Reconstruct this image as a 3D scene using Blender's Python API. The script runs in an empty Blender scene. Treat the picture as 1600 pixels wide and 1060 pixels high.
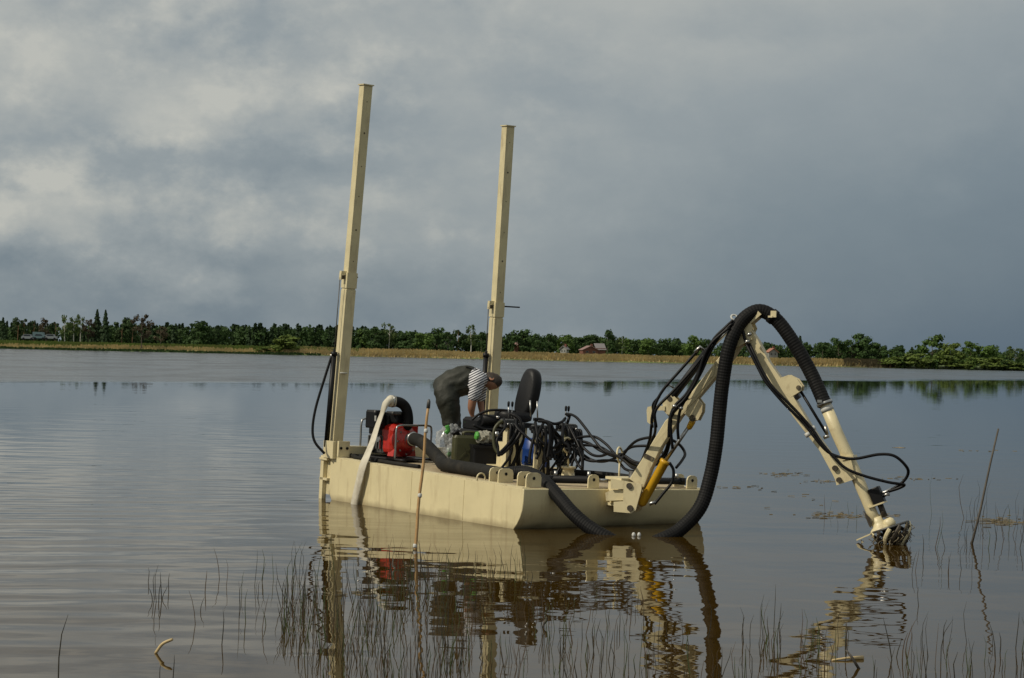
import bpy, bmesh, math, random
from mathutils import Vector, Matrix, noise
random.seed(7)
R = math.radians
scene = bpy.context.scene
col = scene.collection

# ------------------------------------------------------------------ camera
F_PX, CAM_H, ROLL, PITCH = 3000.0, 1.95, R(1.25), math.atan(20/3000.0)
fw = Vector((0, math.cos(PITCH), math.sin(PITCH)))
up0 = Vector((0, -math.sin(PITCH), math.cos(PITCH)))
camx = math.cos(ROLL)*Vector((1,0,0)) + math.sin(ROLL)*up0
camy = -math.sin(ROLL)*Vector((1,0,0)) + math.cos(ROLL)*up0
CAM = Vector((0, 0, CAM_H))
cd = bpy.data.cameras.new('camera')
cd.sensor_width = 36.0
cd.lens = F_PX/1600.0*36.0
cd.clip_start = 0.1; cd.clip_end = 6000
cam = bpy.data.objects.new('camera', cd); col.objects.link(cam)
m = Matrix.Identity(4)
for i in range(3):
    m[i][0] = camx[i]; m[i][1] = camy[i]; m[i][2] = -fw[i]; m[i][3] = CAM[i]
cam.matrix_world = m
scene.camera = cam

# ------------------------------------------------------------------ sun
SUN_H = Vector((-0.915, -0.40)).normalized(); SUN_EL = R(42)
sun_dir = Vector((SUN_H.x*math.cos(SUN_EL), SUN_H.y*math.cos(SUN_EL), math.sin(SUN_EL)))
sd = bpy.data.lights.new('sun', 'SUN'); sd.energy = 2.9; sd.angle = R(0.6); sd.color = (1.0, 0.91, 0.74)
so = bpy.data.objects.new('sun', sd); col.objects.link(so)
so.rotation_euler = sun_dir.to_track_quat('Z', 'Y').to_euler()
so.location = (-20, -10, 30)

# ------------------------------------------------------------------ view
scene.view_settings.view_transform = 'Standard'
scene.view_settings.look = 'None'
scene.view_settings.exposure = 0.0
scene.view_settings.gamma = 1.0
scene.view_settings.use_curve_mapping = False
scene.render.engine = 'CYCLES'
scene.cycles.use_denoising = True
scene.cycles.max_bounces = 8
scene.cycles.transparent_max_bounces = 12

# ------------------------------------------------------------------ pixel -> place helpers
def ray(px, py): return (px-800)/F_PX*camx - (py-530)/F_PX*camy + fw
def at(px, py, Y):
    d = ray(px, py); return CAM + d*(Y/d.y)
def wat(px, py, z=0.0):
    d = ray(px, py); return CAM + d*((z-CAM_H)/d.z)
def hit(px, py, o, n):
    d = ray(px, py); return CAM + d*((o-CAM).dot(n)/d.dot(n))

# ------------------------------------------------------------------ sky (clouded)
W = bpy.data.worlds.new('World'); scene.world = W; W.use_nodes = True
nt = W.node_tree; nt.nodes.clear()
def nd(t, **k):
    n = nt.nodes.new(t)
    for a, b in k.items(): setattr(n, a, b)
    return n
def lk(a, b): nt.links.new(a, b)
def setin(n, i, v):
    if hasattr(v, 'is_output') or isinstance(v, bpy.types.NodeSocket): lk(v, n.inputs[i])
    else: n.inputs[i].default_value = v
def mth(op, a, b=None, c=None, clamp=False):
    n = nd('ShaderNodeMath', operation=op, use_clamp=clamp)
    for i, v in enumerate((a, b, c)):
        if v is not None: setin(n, i, v)
    return n.outputs[0]
def vmth(op, a, b=None):
    n = nd('ShaderNodeVectorMath', operation=op)
    setin(n, 0, a)
    if b is not None: setin(n, 1, b)
    return n.outputs['Value' if op == 'DOT_PRODUCT' else 'Vector']
def maprange(v, a, b, c, d, smooth=False):
    n = nd('ShaderNodeMapRange'); n.clamp = True
    if smooth: n.interpolation_type = 'SMOOTHSTEP'
    for i, x in enumerate((v, a, b, c, d)): setin(n, i, x)
    return n.outputs[0]
def noisetex(vec, scale, detail=5, rough=0.55):
    n = nd('ShaderNodeTexNoise'); lk(vec, n.inputs['Vector'])
    n.inputs['Scale'].default_value = scale; n.inputs['Detail'].default_value = detail
    n.inputs['Roughness'].default_value = rough
    return n
tc = nd('ShaderNodeTexCoord'); D0 = tc.outputs['Generated']
stretch = vmth('MULTIPLY', D0, (1, 1, 1.7))
dn = noisetex(stretch, 15, 9, 0.66)
dis = vmth('MULTIPLY', vmth('SUBTRACT', dn.outputs['Color'], (0.5, 0.5, 0.5)), (0.065, 0.0, 0.045))
q = vmth('ADD', D0, dis)
sx = nd('ShaderNodeSeparateXYZ'); lk(D0, sx.inputs[0])
x_, z_ = sx.outputs[0], sx.outputs[2]
blobs = [  # px, py, half-width px, half-height px, amount : cloud heaps (+) and dark bases (-)
    (95, 350, 75, 42, .26), (240, 175, 75, 45, .20), (395, 342, 50, 28, .17), (380, 190, 120, 60, .17),
    (70, 80, 120, 60, .14), (470, 150, 90, 60, .10), (300, 290, 330, 30, .12), (520, 370, 200, 45, .10),
    (150, 250, 230, 34, -.24), (470, 270, 130, 26, -.19), (100, 170, 130, 40, -.05), (240, 395, 260, 22, -.13),
    (250, 470, 500, 40, -.09), (560, 300, 60, 25, .10), (730, 330, 190, 80, .07), (240, 20, 180, 30, -.05),
    (860, 110, 160, 40, -.10), (1170, 30, 120, 26, -.09), (1000, 100, 200, 40, .06), (620, 120, 90, 60, -.03),
    (60, 300, 80, 22, .10), (290, 410, 70, 20, .12), (510, 375, 30, 14, .1)]
tot = 0.0
for (bx, by, rx, ry, am) in blobs:
    c = ray(bx, by).normalized(); am *= .62 if am > 0 else .46
    v = vmth('MULTIPLY', vmth('SUBTRACT', q, tuple(c)), (F_PX/rx, 0, F_PX/ry))
    e = mth('EXPONENT', mth('MULTIPLY', mth('POWER', vmth('DOT_PRODUCT', v, v), 1.35), -0.7))
    tot = mth('MULTIPLY_ADD', e, am, tot)
big = noisetex(stretch, 3.2, 6, 0.6)
fine = noisetex(vmth('MULTIPLY', D0, (1, 1, 1.7)), 14, 8, 0.62)
amp = maprange(x_, -0.2, 0.12, 1.0, 0.35)
nz = mth('ADD', mth('MULTIPLY', mth('SUBTRACT', big.outputs['Fac'], 0.5), 0.34),
         mth('MULTIPLY', mth('SUBTRACT', fine.outputs['Fac'], 0.5), 0.40))
L = mth('MULTIPLY_ADD', maprange(z_, 0.0, 0.2, 0.0, 0.2), 1.55, 0.61)
dark = mth('MULTIPLY', maprange(x_, 0.0, 0.30, 0.0, 0.40), maprange(z_, 0.0, 0.25, 1.0, 0.0))
L = mth('SUBTRACT', L, dark)
pc = vmth('MULTIPLY', D0, (1, 1, 1.35))
p1 = noisetex(pc, 15, 9, 0.58); p2 = noisetex(vmth('ADD', pc, (-.013, 0, .022)), 15, 9, 0.58)
puff = mth('MULTIPLY', mth('SUBTRACT', p1.outputs['Fac'], p2.outputs['Fac']), maprange(p1.outputs['Fac'], .40, .60, .15, 1.0, True))
puff = mth('MULTIPLY', puff, maprange(x_, -0.10, 0.10, .80, .14, True))
L = mth('ADD', L, puff)
L = mth('MULTIPLY_ADD', nz, amp, L)
L = mth('ADD', L, tot, clamp=True)
ramp = nd('ShaderNodeValToRGB'); lk(L, ramp.inputs[0])
els = ramp.color_ramp.elements
stops = [(0.0, (.066, .104, .156)), (.33, (.120, .165, .208)), (.55, (.190, .236, .270)), (.75, (.294, .332, .348)), (1.0, (.50, .505, .465))]
els[0].position = 0; els[0].color = (*stops[0][1], 1); els[1].position = 1; els[1].color = (*stops[-1][1], 1)
for p, c in stops[1:-1]:
    e = els.new(p); e.color = (*c, 1)
sky = nd('ShaderNodeTexSky', sky_type='NISHITA'); sky.sun_disc = False
sky.sun_elevation = SUN_EL; sky.sun_rotation = math.atan2(SUN_H.x, SUN_H.y)
sky.altitude = 100; sky.air_density = 1.0; sky.dust_density = 2.0
cl = vmth('MULTIPLY', ramp.outputs[0], (10.0, 10.0, 10.0))
mx = nd('ShaderNodeMix', data_type='RGBA'); mx.inputs['Factor'].default_value = 0.95
lk(sky.outputs[0], mx.inputs[6]); lk(cl, mx.inputs[7])
bg = nd('ShaderNodeBackground'); bg.inputs['Strength'].default_value = 0.1
lk(mx.outputs[2], bg.inputs['Color'])
wo = nd('ShaderNodeOutputWorld'); lk(bg.outputs[0], wo.inputs[0])

# ------------------------------------------------------------------ materials
def mat(name, color, rough=0.5, metal=0.0, var=0.15, vscale=6.0, bump=0.0, bscale=60.0, dirt=None, dscale=3.0, dfac=0.5, dz=.45, spec=0.5, transl=0.0, objrand=0.0, coat=0.0):
    M = bpy.data.materials.new(name); M.use_nodes = True
    t = M.node_tree; b = t.nodes['Principled BSDF']
    b.inputs['Roughness'].default_value = rough; b.inputs['Metallic'].default_value = metal
    b.inputs['Specular IOR Level'].default_value = spec
    if coat: b.inputs['Coat Weight'].default_value = coat
    co = t.nodes.new('ShaderNodeTexCoord')
    n = t.nodes.new('ShaderNodeTexNoise'); n.inputs['Scale'].default_value = vscale; n.inputs['Detail'].default_value = 6; n.inputs['Roughness'].default_value = 0.65
    t.links.new(co.outputs['Object'], n.inputs['Vector'])
    mr = t.nodes.new('ShaderNodeMapRange'); mr.inputs[1].default_value = .25; mr.inputs[2].default_value = .75
    mr.inputs[3].default_value = 1-var; mr.inputs[4].default_value = 1+var
    t.links.new(n.outputs['Fac'], mr.inputs[0])
    val = mr.outputs[0]
    if objrand:
        oi = t.nodes.new('ShaderNodeObjectInfo'); m2 = t.nodes.new('ShaderNodeMapRange')
        m2.inputs[3].default_value = 1-objrand; m2.inputs[4].default_value = 1+objrand
        t.links.new(oi.outputs['Random'], m2.inputs[0])
        mm = t.nodes.new('ShaderNodeMath'); mm.operation = 'MULTIPLY'
        t.links.new(val, mm.inputs[0]); t.links.new(m2.outputs[0], mm.inputs[1]); val = mm.outputs[0]
    vm = t.nodes.new('ShaderNodeVectorMath'); vm.operation = 'SCALE'; vm.inputs[0].default_value = color
    t.links.new(val, vm.inputs['Scale'])
    out = vm.outputs[0]
    if dirt:
        n2 = t.nodes.new('ShaderNodeTexNoise'); n2.inputs['Scale'].default_value = dscale; n2.inputs['Detail'].default_value = 9; n2.inputs['Roughness'].default_value = 0.7
        mp = t.nodes.new('ShaderNodeMapping'); mp.inputs['Scale'].default_value = (1, 1, dz)
        t.links.new(co.outputs['Object'], mp.inputs[0]); t.links.new(mp.outputs[0], n2.inputs['Vector'])
        r2 = t.nodes.new('ShaderNodeMapRange'); r2.inputs[1].default_value = .52; r2.inputs[2].default_value = .74; r2.inputs[4].default_value = dfac
        t.links.new(n2.outputs['Fac'], r2.inputs[0])
        mi = t.nodes.new('ShaderNodeMix'); mi.data_type = 'RGBA'; mi.inputs[7].default_value = (*dirt, 1)
        t.links.new(r2.outputs[0], mi.inputs[0]); t.links.new(out, mi.inputs[6]); out = mi.outputs[2]
    t.links.new(out, b.inputs['Base Color'])
    if bump:
        n3 = t.nodes.new('ShaderNodeTexNoise'); n3.inputs['Scale'].default_value = bscale; n3.inputs['Detail'].default_value = 5
        t.links.new(co.outputs['Object'], n3.inputs['Vector'])
        bp = t.nodes.new('ShaderNodeBump'); bp.inputs['Distance'].default_value = bump; bp.inputs['Strength'].default_value = 1
        t.links.new(n3.outputs['Fac'], bp.inputs['Height']); t.links.new(bp.outputs[0], b.inputs['Normal'])
    if transl:
        tr = t.nodes.new('ShaderNodeBsdfTranslucent'); t.links.new(out, tr.inputs[0])
        ms = t.nodes.new('ShaderNodeMixShader'); ms.inputs[0].default_value = transl
        t.links.new(b.outputs[0], ms.inputs[1]); t.links.new(tr.outputs[0], ms.inputs[2])
        t.links.new(ms.outputs[0], t.nodes['Material Output'].inputs[0])
    return M
PAINT = mat('cream_paint', (.66, .575, .355), .42, var=.07, vscale=3, dirt=(.24, .165, .085), dscale=9, dfac=.60, bump=.0015, bscale=14)
MAST = mat('mast_paint', (.62, .545, .335), .45, var=.14, vscale=4, dirt=(.20, .13, .07), dscale=11, dfac=.6, dz=.2)
HULLM = mat('hull_paint', (.66, .575, .345), .42, var=.09, vscale=2.2, dirt=(.33, .24, .13), dscale=7, dfac=.6, dz=.14, bump=.012, bscale=1.6)
t = HULLM.node_tree; b = t.nodes['Principled BSDF']; src = b.inputs['Base Color'].links[0].from_socket      # mud line left by the water
gp_ = t.nodes.new('ShaderNodeNewGeometry'); sz_ = t.nodes.new('ShaderNodeSeparateXYZ'); t.links.new(gp_.outputs['Position'], sz_.inputs[0])
nz_ = t.nodes.new('ShaderNodeTexNoise'); nz_.inputs['Scale'].default_value = 3.5; nz_.inputs['Detail'].default_value = 8; t.links.new(gp_.outputs['Position'], nz_.inputs['Vector'])
ma_ = t.nodes.new('ShaderNodeMath'); ma_.operation = 'MULTIPLY_ADD'; ma_.inputs[1].default_value = -.16; t.links.new(nz_.outputs['Fac'], ma_.inputs[0]); t.links.new(sz_.outputs[2], ma_.inputs[2])
mr_ = t.nodes.new('ShaderNodeMapRange'); mr_.inputs[1].default_value = -.01; mr_.inputs[2].default_value = -.085; mr_.inputs[4].default_value = .62; t.links.new(ma_.outputs[0], mr_.inputs[0])
mi_ = t.nodes.new('ShaderNodeMix'); mi_.data_type = 'RGBA'; mi_.inputs[7].default_value = (.22, .17, .09, 1); t.links.new(mr_.outputs[0], mi_.inputs[0]); t.links.new(src, mi_.inputs[6]); t.links.new(mi_.outputs[2], b.inputs['Base Color'])
DECKM = mat('worn_deck_plate', (.40, .32, .20), .75, var=.3, vscale=5, dirt=(.16, .09, .05), dscale=4, dfac=.8, bump=.004, bscale=30)
RUBBER = mat('black_rubber', (.008, .008, .0085), .6, var=.35, vscale=8, dirt=(.025, .022, .018), dscale=5, dfac=.5, spec=.15)
HOSEM = mat('hydraulic_hose_rubber', (.005, .005, .006), .45, var=.3, vscale=10, spec=.22)
DUSTY = mat('dusty_black_hose', (.014, .0135, .012), .75, var=.35, vscale=9, dirt=(.05, .042, .03), dscale=6, dfac=.5, spec=.2)
BLACK = mat('black_metal', (.007, .007, .008), .45, var=.3, spec=.25)
VINYL = mat('black_vinyl', (.006, .006, .007), .5, var=.2, vscale=5, bump=.002, bscale=40, spec=.3)
STEEL = mat('bare_steel', (.42, .42, .41), .36, 1.0, var=.2, vscale=12)
GREY = mat('grey_cast_metal', (.085, .085, .082), .5, .5, var=.4, vscale=20)
RED = mat('red_enamel', (.45, .020, .012), .35, var=.2, vscale=10, dirt=(.10, .01, .01), dscale=6, dfac=.6, coat=.2)
YELLOW = mat('yellow_paint', (.68, .38, .02), .38, var=.12, vscale=6, dirt=(.2, .1, .03), dscale=8, dfac=.4)
BLUE = mat('blue_plastic', (.012, .045, .20), .4, var=.15)
OLIVE = mat('olive_paint', (.050, .050, .018), .5, var=.2, dirt=(.03, .025, .015), dscale=8, dfac=.5)
SACKM = mat('sack_cloth', (.27, .26, .21), .8, var=.25, vscale=12)
CANVAS = mat('white_lay_flat_hose', (.56, .52, .42), .7, var=.14, vscale=9, dirt=(.25, .21, .15), dscale=7, dfac=.6, bump=.004, bscale=25)
WHITEP = mat('white_plastic', (.52, .52, .49), .45, var=.06)
GREENP = mat('green_plastic', (.08, .34, .05), .45, var=.1)
BAMBOO = mat('bamboo', (.40, .24, .095), .5, var=.25, vscale=14)
STICK = mat('weathered_stick', (.085, .074, .060), .75, var=.3, vscale=14)
PALEWOOD = mat('pale_reed_stalk', (.50, .38, .19), .6, var=.25, vscale=14)
WADER = mat('wader_rubber_cloth', (.017, .0185, .0115), .65, var=.22, vscale=5, bump=.02, bscale=7)
SKIN = mat('skin', (.30, .145, .085), .55, var=.1)
HAIR = mat('dark_brown_hair', (.028, .018, .011), .6, var=.4, vscale=40, bump=.006, bscale=60)
STEM = mat('horsetail_stem', (.032, .028, .016), .6, var=.4, vscale=9, dirt=(.03, .016, .011), dscale=2, dfac=.8)
DEBRIS = mat('floating_plant_debris', (.20, .165, .10), .8, var=.5, vscale=9)
RUSTY = mat('scraped_dark_metal', (.05, .04, .028), .6, .2, var=.5, vscale=14, dirt=(.30, .25, .13), dscale=16, dfac=.8)
# striped shirt
STRIPE = mat('striped_cotton', (.62, .62, .66), .8, var=.05)
t = STRIPE.node_tree; b = t.nodes['Principled BSDF']
wv = t.nodes.new('ShaderNodeTexWave'); wv.wave_type = 'BANDS'; wv.bands_direction = 'X'
wv.inputs['Scale'].default_value = 11; wv.inputs['Distortion'].default_value = .8; wv.inputs['Detail Scale'].default_value = 1.2
mp = t.nodes.new('ShaderNodeMapping'); mp.inputs['Rotation'].default_value = (0, R(-62), 0)
tcx = t.nodes.new('ShaderNodeTexCoord'); t.links.new(tcx.outputs['Object'], mp.inputs[0]); t.links.new(mp.outputs[0], wv.inputs['Vector'])
cr = t.nodes.new('ShaderNodeValToRGB'); cr.color_ramp.elements[0].position = .42; cr.color_ramp.elements[0].color = (.02, .022, .04, 1)
cr.color_ramp.elements[1].position = .5; cr.color_ramp.elements[1].color = (.66, .66, .68, 1)
t.links.new(wv.outputs['Fac'], cr.inputs[0]); t.links.new(cr.outputs[0], b.inputs['Base Color'])
# translucent bag
BAG = bpy.data.materials.new('clear_plastic_bag'); BAG.use_nodes = True
t = BAG.node_tree; b = t.nodes['Principled BSDF']; b.inputs['Base Color'].default_value = (.42, .43, .43, 1); b.inputs['Roughness'].default_value = .22
tp = t.nodes.new('ShaderNodeBsdfTransparent'); ms = t.nodes.new('ShaderNodeMixShader')
nn = t.nodes.new('ShaderNodeTexNoise'); nn.inputs['Scale'].default_value = 9; nn.inputs['Detail'].default_value = 6
rr = t.nodes.new('ShaderNodeMapRange'); rr.inputs[1].default_value = .35; rr.inputs[2].default_value = .7; rr.inputs[3].default_value = .22; rr.inputs[4].default_value = .70
tcx = t.nodes.new('ShaderNodeTexCoord'); t.links.new(tcx.outputs['Object'], nn.inputs[0]); t.links.new(nn.outputs['Fac'], rr.inputs[0])
t.links.new(rr.outputs[0], ms.inputs[0]); t.links.new(tp.outputs[0], ms.inputs[1]); t.links.new(b.outputs[0], ms.inputs[2])
t.links.new(ms.outputs[0], t.nodes['Material Output'].inputs[0])

# ------------------------------------------------------------------ mesh helpers
def catmull(pts, n=8):
    pts = [Vector(p) for p in pts]
    if len(pts) < 3: return pts
    out = []
    P = [2*pts[0]-pts[1]] + pts + [2*pts[-1]-pts[-2]]
    for i in range(1, len(P)-2):
        a, b, c, d = P[i-1], P[i], P[i+1], P[i+2]
        for k in range(n):
            s = k/n
            out.append(0.5*((2*b)+(c-a)*s+(2*a-5*b+4*c-d)*s*s+(3*b-a-3*c+d)*s**3))
    out.append(pts[-1]); return out
def resample(pts, step):
    ls = [0.0]
    for a, b in zip(pts, pts[1:]): ls.append(ls[-1]+(b-a).length)
    n = max(2, int(ls[-1]/step)); out = []; j = 0
    for i in range(n+1):
        s = ls[-1]*i/n
        while j < len(ls)-2 and ls[j+1] < s: j += 1
        k = (s-ls[j])/max(1e-9, ls[j+1]-ls[j]); out.append(pts[j].lerp(pts[j+1], k))
    return out
class MB:
    def __init__(s): s.v = []; s.f = []; s.sm = []
    def add(s, vs, fs, smooth=False):
        o = len(s.v); s.v += [Vector(x) for x in vs]; s.f += [[i+o for i in f] for f in fs]; s.sm += [smooth]*len(fs); return s
    def box(s, c, ax, sz, taper=1.0):
        a, b, d = [Vector(x) for x in ax]; c = Vector(c); vs = []
        for k in (-.5, .5):
            tp = 1.0 if k < 0 else taper
            for i, j in ((-.5, -.5), (.5, -.5), (.5, .5), (-.5, .5)): vs.append(c+a*(i*sz[0]*tp)+b*(j*sz[1]*tp)+d*(k*sz[2]))
        return s.add(vs, [(3, 2, 1, 0), (4, 5, 6, 7), (0, 1, 5, 4), (1, 2, 6, 5), (2, 3, 7, 6), (3, 0, 4, 7)])
    def rbox(s, c, ax, sz, r):       # box with rounded vertical edges and chamfered top
        a, b, d = [Vector(x) for x in ax]; c = Vector(c); ring = []
        for (qx, qy, a0) in ((1, 1, 0), (-1, 1, 90), (-1, -1, 180), (1, -1, 270)):
            for k in range(4):
                t = R(a0+30*k); ring.append((qx*(sz[0]/2-r)+r*math.cos(t), qy*(sz[1]/2-r)+r*math.sin(t)))
        n = len(ring); vs = []
        for (h, sc) in ((-.5*sz[2], .94), (-.5*sz[2]+r*.5, 1), (.5*sz[2]-r*.7, 1), (.5*sz[2], .90)):
            for (x, y) in ring: vs.append(c+a*x*sc+b*y*sc+d*h)
        fs = [[k*n+i, k*n+(i+1) % n, (k+1)*n+(i+1) % n, (k+1)*n+i] for k in range(3) for i in range(n)]
        fs += [list(range(n))[::-1], [3*n+i for i in range(n)]]
        return s.add(vs, fs)
    def prism(s, poly, nrm, th):
        n = len(poly); nrm = Vector(nrm).normalized()
        vs = [Vector(p)-nrm*th/2 for p in poly]+[Vector(p)+nrm*th/2 for p in poly]
        return s.add(vs, [list(range(n))[::-1], [n+i for i in range(n)]]+[[i, (i+1) % n, n+(i+1) % n, n+i] for i in range(n)])
    def tube(s, pts, r, sides=8, cap=True, smooth=True, flat=None):
        pts = [Vector(p) for p in pts]; n = len(pts)
        rs = r if isinstance(r, (list, tuple)) else [r]*n
        tg = [(pts[min(i+1, n-1)]-pts[max(i-1, 0)]).normalized() for i in range(n)]
        u = tg[0].orthogonal().normalized(); vs = []
        if flat is not None: u = Vector(flat)
        for i in range(n):
            u = (u-tg[i]*u.dot(tg[i])).normalized(); w = tg[i].cross(u)
            ra, rb = rs[i] if isinstance(rs[i], (list, tuple)) else (rs[i], rs[i])
            for k in range(sides):
                a = 2*math.pi*k/sides; vs.append(pts[i]+u*math.cos(a)*ra+w*math.sin(a)*rb)
        fs = [[i*sides+k, i*sides+(k+1) % sides, (i+1)*sides+(k+1) % sides, (i+1)*sides+k] for i in range(n-1) for k in range(sides)]
        s.add(vs, fs, smooth)
        if cap:
            o = len(s.v)-len(vs); s.f += [[o+k for k in range(sides)][::-1], [o+(n-1)*sides+k for k in range(sides)]]; s.sm += [False, False]
        return s
    def rod(s, a, b, r, sides=12, r2=None): return s.tube([a, b], [r, r if r2 is None else r2], sides)
    def lathe(s, o, ax, prof, sides=20, smooth=True):    # prof: (along, radius)
        ax = Vector(ax).normalized(); o = Vector(o)
        pts = [o+ax*a for a, _ in prof]; u = ax.orthogonal().normalized(); w = ax.cross(u); vs = []
        for (a, r) in prof:
            for k in range(sides):
                t_ = 2*math.pi*k/sides; vs.append(o+ax*a+u*math.cos(t_)*r+w*math.sin(t_)*r)
        fs = [[i*sides+k, i*sides+(k+1) % sides, (i+1)*sides+(k+1) % sides, (i+1)*sides+k] for i in range(len(prof)-1) for k in range(sides)]
        s.add(vs, fs, smooth)
        o2 = len(s.v)-len(vs); s.f += [[o2+k for k in range(sides)][::-1], [o2+(len(prof)-1)*sides+k for k in range(sides)]]; s.sm += [False, False]
        return s
    def torus(s, c, nrm, Rr, r, seg=28, sides=8, arc=2*math.pi, start=0):
        nrm = Vector(nrm).normalized(); u = nrm.orthogonal().normalized(); w = nrm.cross(u); c = Vector(c)
        n = seg if arc >= 6.28 else seg+1
        pts = [c+(u*math.cos(start+arc*i/seg)+w*math.sin(start+arc*i/seg))*Rr for i in range(seg+1)]
        return s.tube(pts, r, sides, cap=False)
    def build(s, name, material, parent=None, origin=None):
        me = bpy.data.meshes.new(name)
        if parent is not None:
            rt = parent
            while rt.parent: rt = rt.parent
            o = rt.location.copy()
        else: o = Vector(origin) if origin is not None else Vector((0, 0, 0))
        me.from_pydata([tuple(v-o) for v in s.v], [], s.f)
        me.polygons.foreach_set('use_smooth', s.sm); me.materials.append(material)
        bm = bmesh.new(); bm.from_mesh(me); bmesh.ops.recalc_face_normals(bm, faces=bm.faces); bm.to_mesh(me); bm.free()
        ob = bpy.data.objects.new(name, me); col.objects.link(ob)
        if parent is not None: ob.parent = parent
        else: ob.location = o
        return ob
def tag(o, label=None, cat=None, group=None, kind=None):
    if label: o['label'] = label
    if cat: o['category'] = cat
    if group: o['group'] = group
    if kind: o['kind'] = kind
    return o
def thing(name, loc, label, cat, group=None):
    o = bpy.data.objects.new(name, None); col.objects.link(o); o.location = loc; o.empty_display_size = .1
    return tag(o, label, cat, group)

# ------------------------------------------------------------------ ground, water
def sheet(name, xs, ys, zf, material, kind='structure'):
    vs = [(x, y, zf(x, y)) for y in ys for x in xs]; nx = len(xs)
    fs = [(j*nx+i, j*nx+i+1, (j+1)*nx+i+1, (j+1)*nx+i) for j in range(len(ys)-1) for i in range(nx-1)]
    me = bpy.data.meshes.new(name); me.from_pydata(vs, [], fs); me.materials.append(material)
    for p in me.polygons: p.use_smooth = True
    o = bpy.data.objects.new(name, me); col.objects.link(o); o['kind'] = kind; return o
SHORE = 468.0
def ground_z(x, y):
    n = noise.noise(Vector((x*.03, y*.03, 0)))
    s = SHORE+noise.noise(Vector((x*.05, 3.3, 0)))*3.0
    if y < 8: return .5*min(1, max(0, (5-y)/5))-.25+.05*n
    if y < s: return max(-1.5, (y-s)*.25)-.02
    return min(.9, (y-s)*.09)+.25*n*min(1, (y-s)/20)
GROUND = mat('meadow', (.085, .125, .03), .95, var=.4, vscale=.06, dirt=(.24, .19, .07), dscale=.03, dfac=.5)
xs = [-3000, -1200, -500]+[-260+10*i for i in range(53)]+[500, 1200, 3000]
ys = [-300, -20, 0, 3, 5, 9, 40, 200, 440]+[456+2*i for i in range(22)]+[510, 530, 560, 600, 700, 1000, 2000, 4500]
sheet('ground', xs, ys, ground_z, GROUND)

WATER = bpy.data.materials.new('lake_water'); WATER.use_nodes = True
nt = WATER.node_tree; b = nt.nodes['Principled BSDF']
b.inputs['Base Color'].default_value = (.050, .036, .016, 1); b.inputs['IOR'].default_value = 1.22
b.inputs['Specular IOR Level'].default_value = .5
g = nd('ShaderNodeTexCoord').outputs['Object']
sp = nd('ShaderNodeSeparateXYZ'); lk(g, sp.inputs[0]); X_, Y_ = sp.outputs[0], sp.outputs[1]
def mapped(sc, rot=0):
    n = nd('ShaderNodeMapping'); lk(g, n.inputs[0]); n.inputs['Scale'].default_value = sc; n.inputs['Rotation'].default_value = (0, 0, rot); return n.outputs[0]
# wind edge: a slanting line between the smooth near water and the ruffled far water
wob = noisetex(mapped((.02, .05, 1)), 1.0, 4)
edge = mth('ADD', mth('MULTIPLY_ADD', X_, 1.55, 131.0), mth('MULTIPLY', mth('SUBTRACT', wob.outputs['Fac'], .5), 40))
ruf = maprange(mth('SUBTRACT', Y_, edge), -8, 10, 0, 1, True)
streak = maprange(noisetex(mapped((.10, .035, 1)), 1.0, 6, .7).outputs['Fac'], .40, .60, .45, 1.0)
near1 = noisetex(mapped((.55, .95, 1), R(8)), 1.0, 2, .45)         # soft swell
near2 = noisetex(mapped((2.4, 3.6, 1), R(-6)), 1.0, 2, .5)         # wavelets of a few decimetres
near3 = noisetex(mapped((6, 12, 1)), 1.0, 2, .5)
patch = maprange(noisetex(mapped((.10, .22, 1)), 1.0, 3).outputs['Fac'], .38, .64, .25, 1.0)
wave = nd('ShaderNodeTexWave', wave_type='BANDS', bands_direction='Y'); lk(mapped((1, 1, 1), R(-13)), wave.inputs['Vector'])
wave.inputs['Scale'].default_value = .46; wave.inputs['Distortion'].default_value = 7; wave.inputs['Detail'].default_value = 2; wave.inputs['Detail Scale'].default_value = .22
wleft = mth('MULTIPLY', maprange(X_, -1.2, -4.0, 0, 1, True), maprange(Y_, 34, 20, 0, 1, True))
calm = maprange(Y_, 24, 70, 1.0, .16, True)
h = mth('MULTIPLY', near1.outputs['Fac'], .020)
h = mth('MULTIPLY_ADD', near2.outputs['Fac'], mth('MULTIPLY', patch, .0027), h)
h = mth('MULTIPLY_ADD', near3.outputs['Fac'], mth('MULTIPLY', patch, .00012), h)
h = mth('MULTIPLY_ADD', wave.outputs['Fac'], mth('MULTIPLY', wleft, .0045), h)
h = mth('MULTIPLY', h, calm)
farn = noisetex(mapped((.5, .8, 1)), 1.0, 4, .6)
h = mth('MULTIPLY_ADD', farn.outputs['Fac'], mth('MULTIPLY', mth('MULTIPLY', ruf, streak), .16), h)
bp = nd('ShaderNodeBump'); bp.inputs['Strength'].default_value = 1; bp.inputs['Distance'].default_value = 1
lk(h, bp.inputs['Height']); lk(bp.outputs[0], b.inputs['Normal'])
lk(mth('MULTIPLY_ADD', ruf, mth('MULTIPLY', streak, .24), .010), b.inputs['Roughness'])
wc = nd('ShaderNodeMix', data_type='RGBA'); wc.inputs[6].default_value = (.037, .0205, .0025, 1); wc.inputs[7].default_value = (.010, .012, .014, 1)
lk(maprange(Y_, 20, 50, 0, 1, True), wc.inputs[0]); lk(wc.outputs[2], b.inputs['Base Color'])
sheet('lake_water', [-1500, -100, 100, 1500], [4, 30, 200, 520], lambda x, y: 0.0, WATER)

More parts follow.
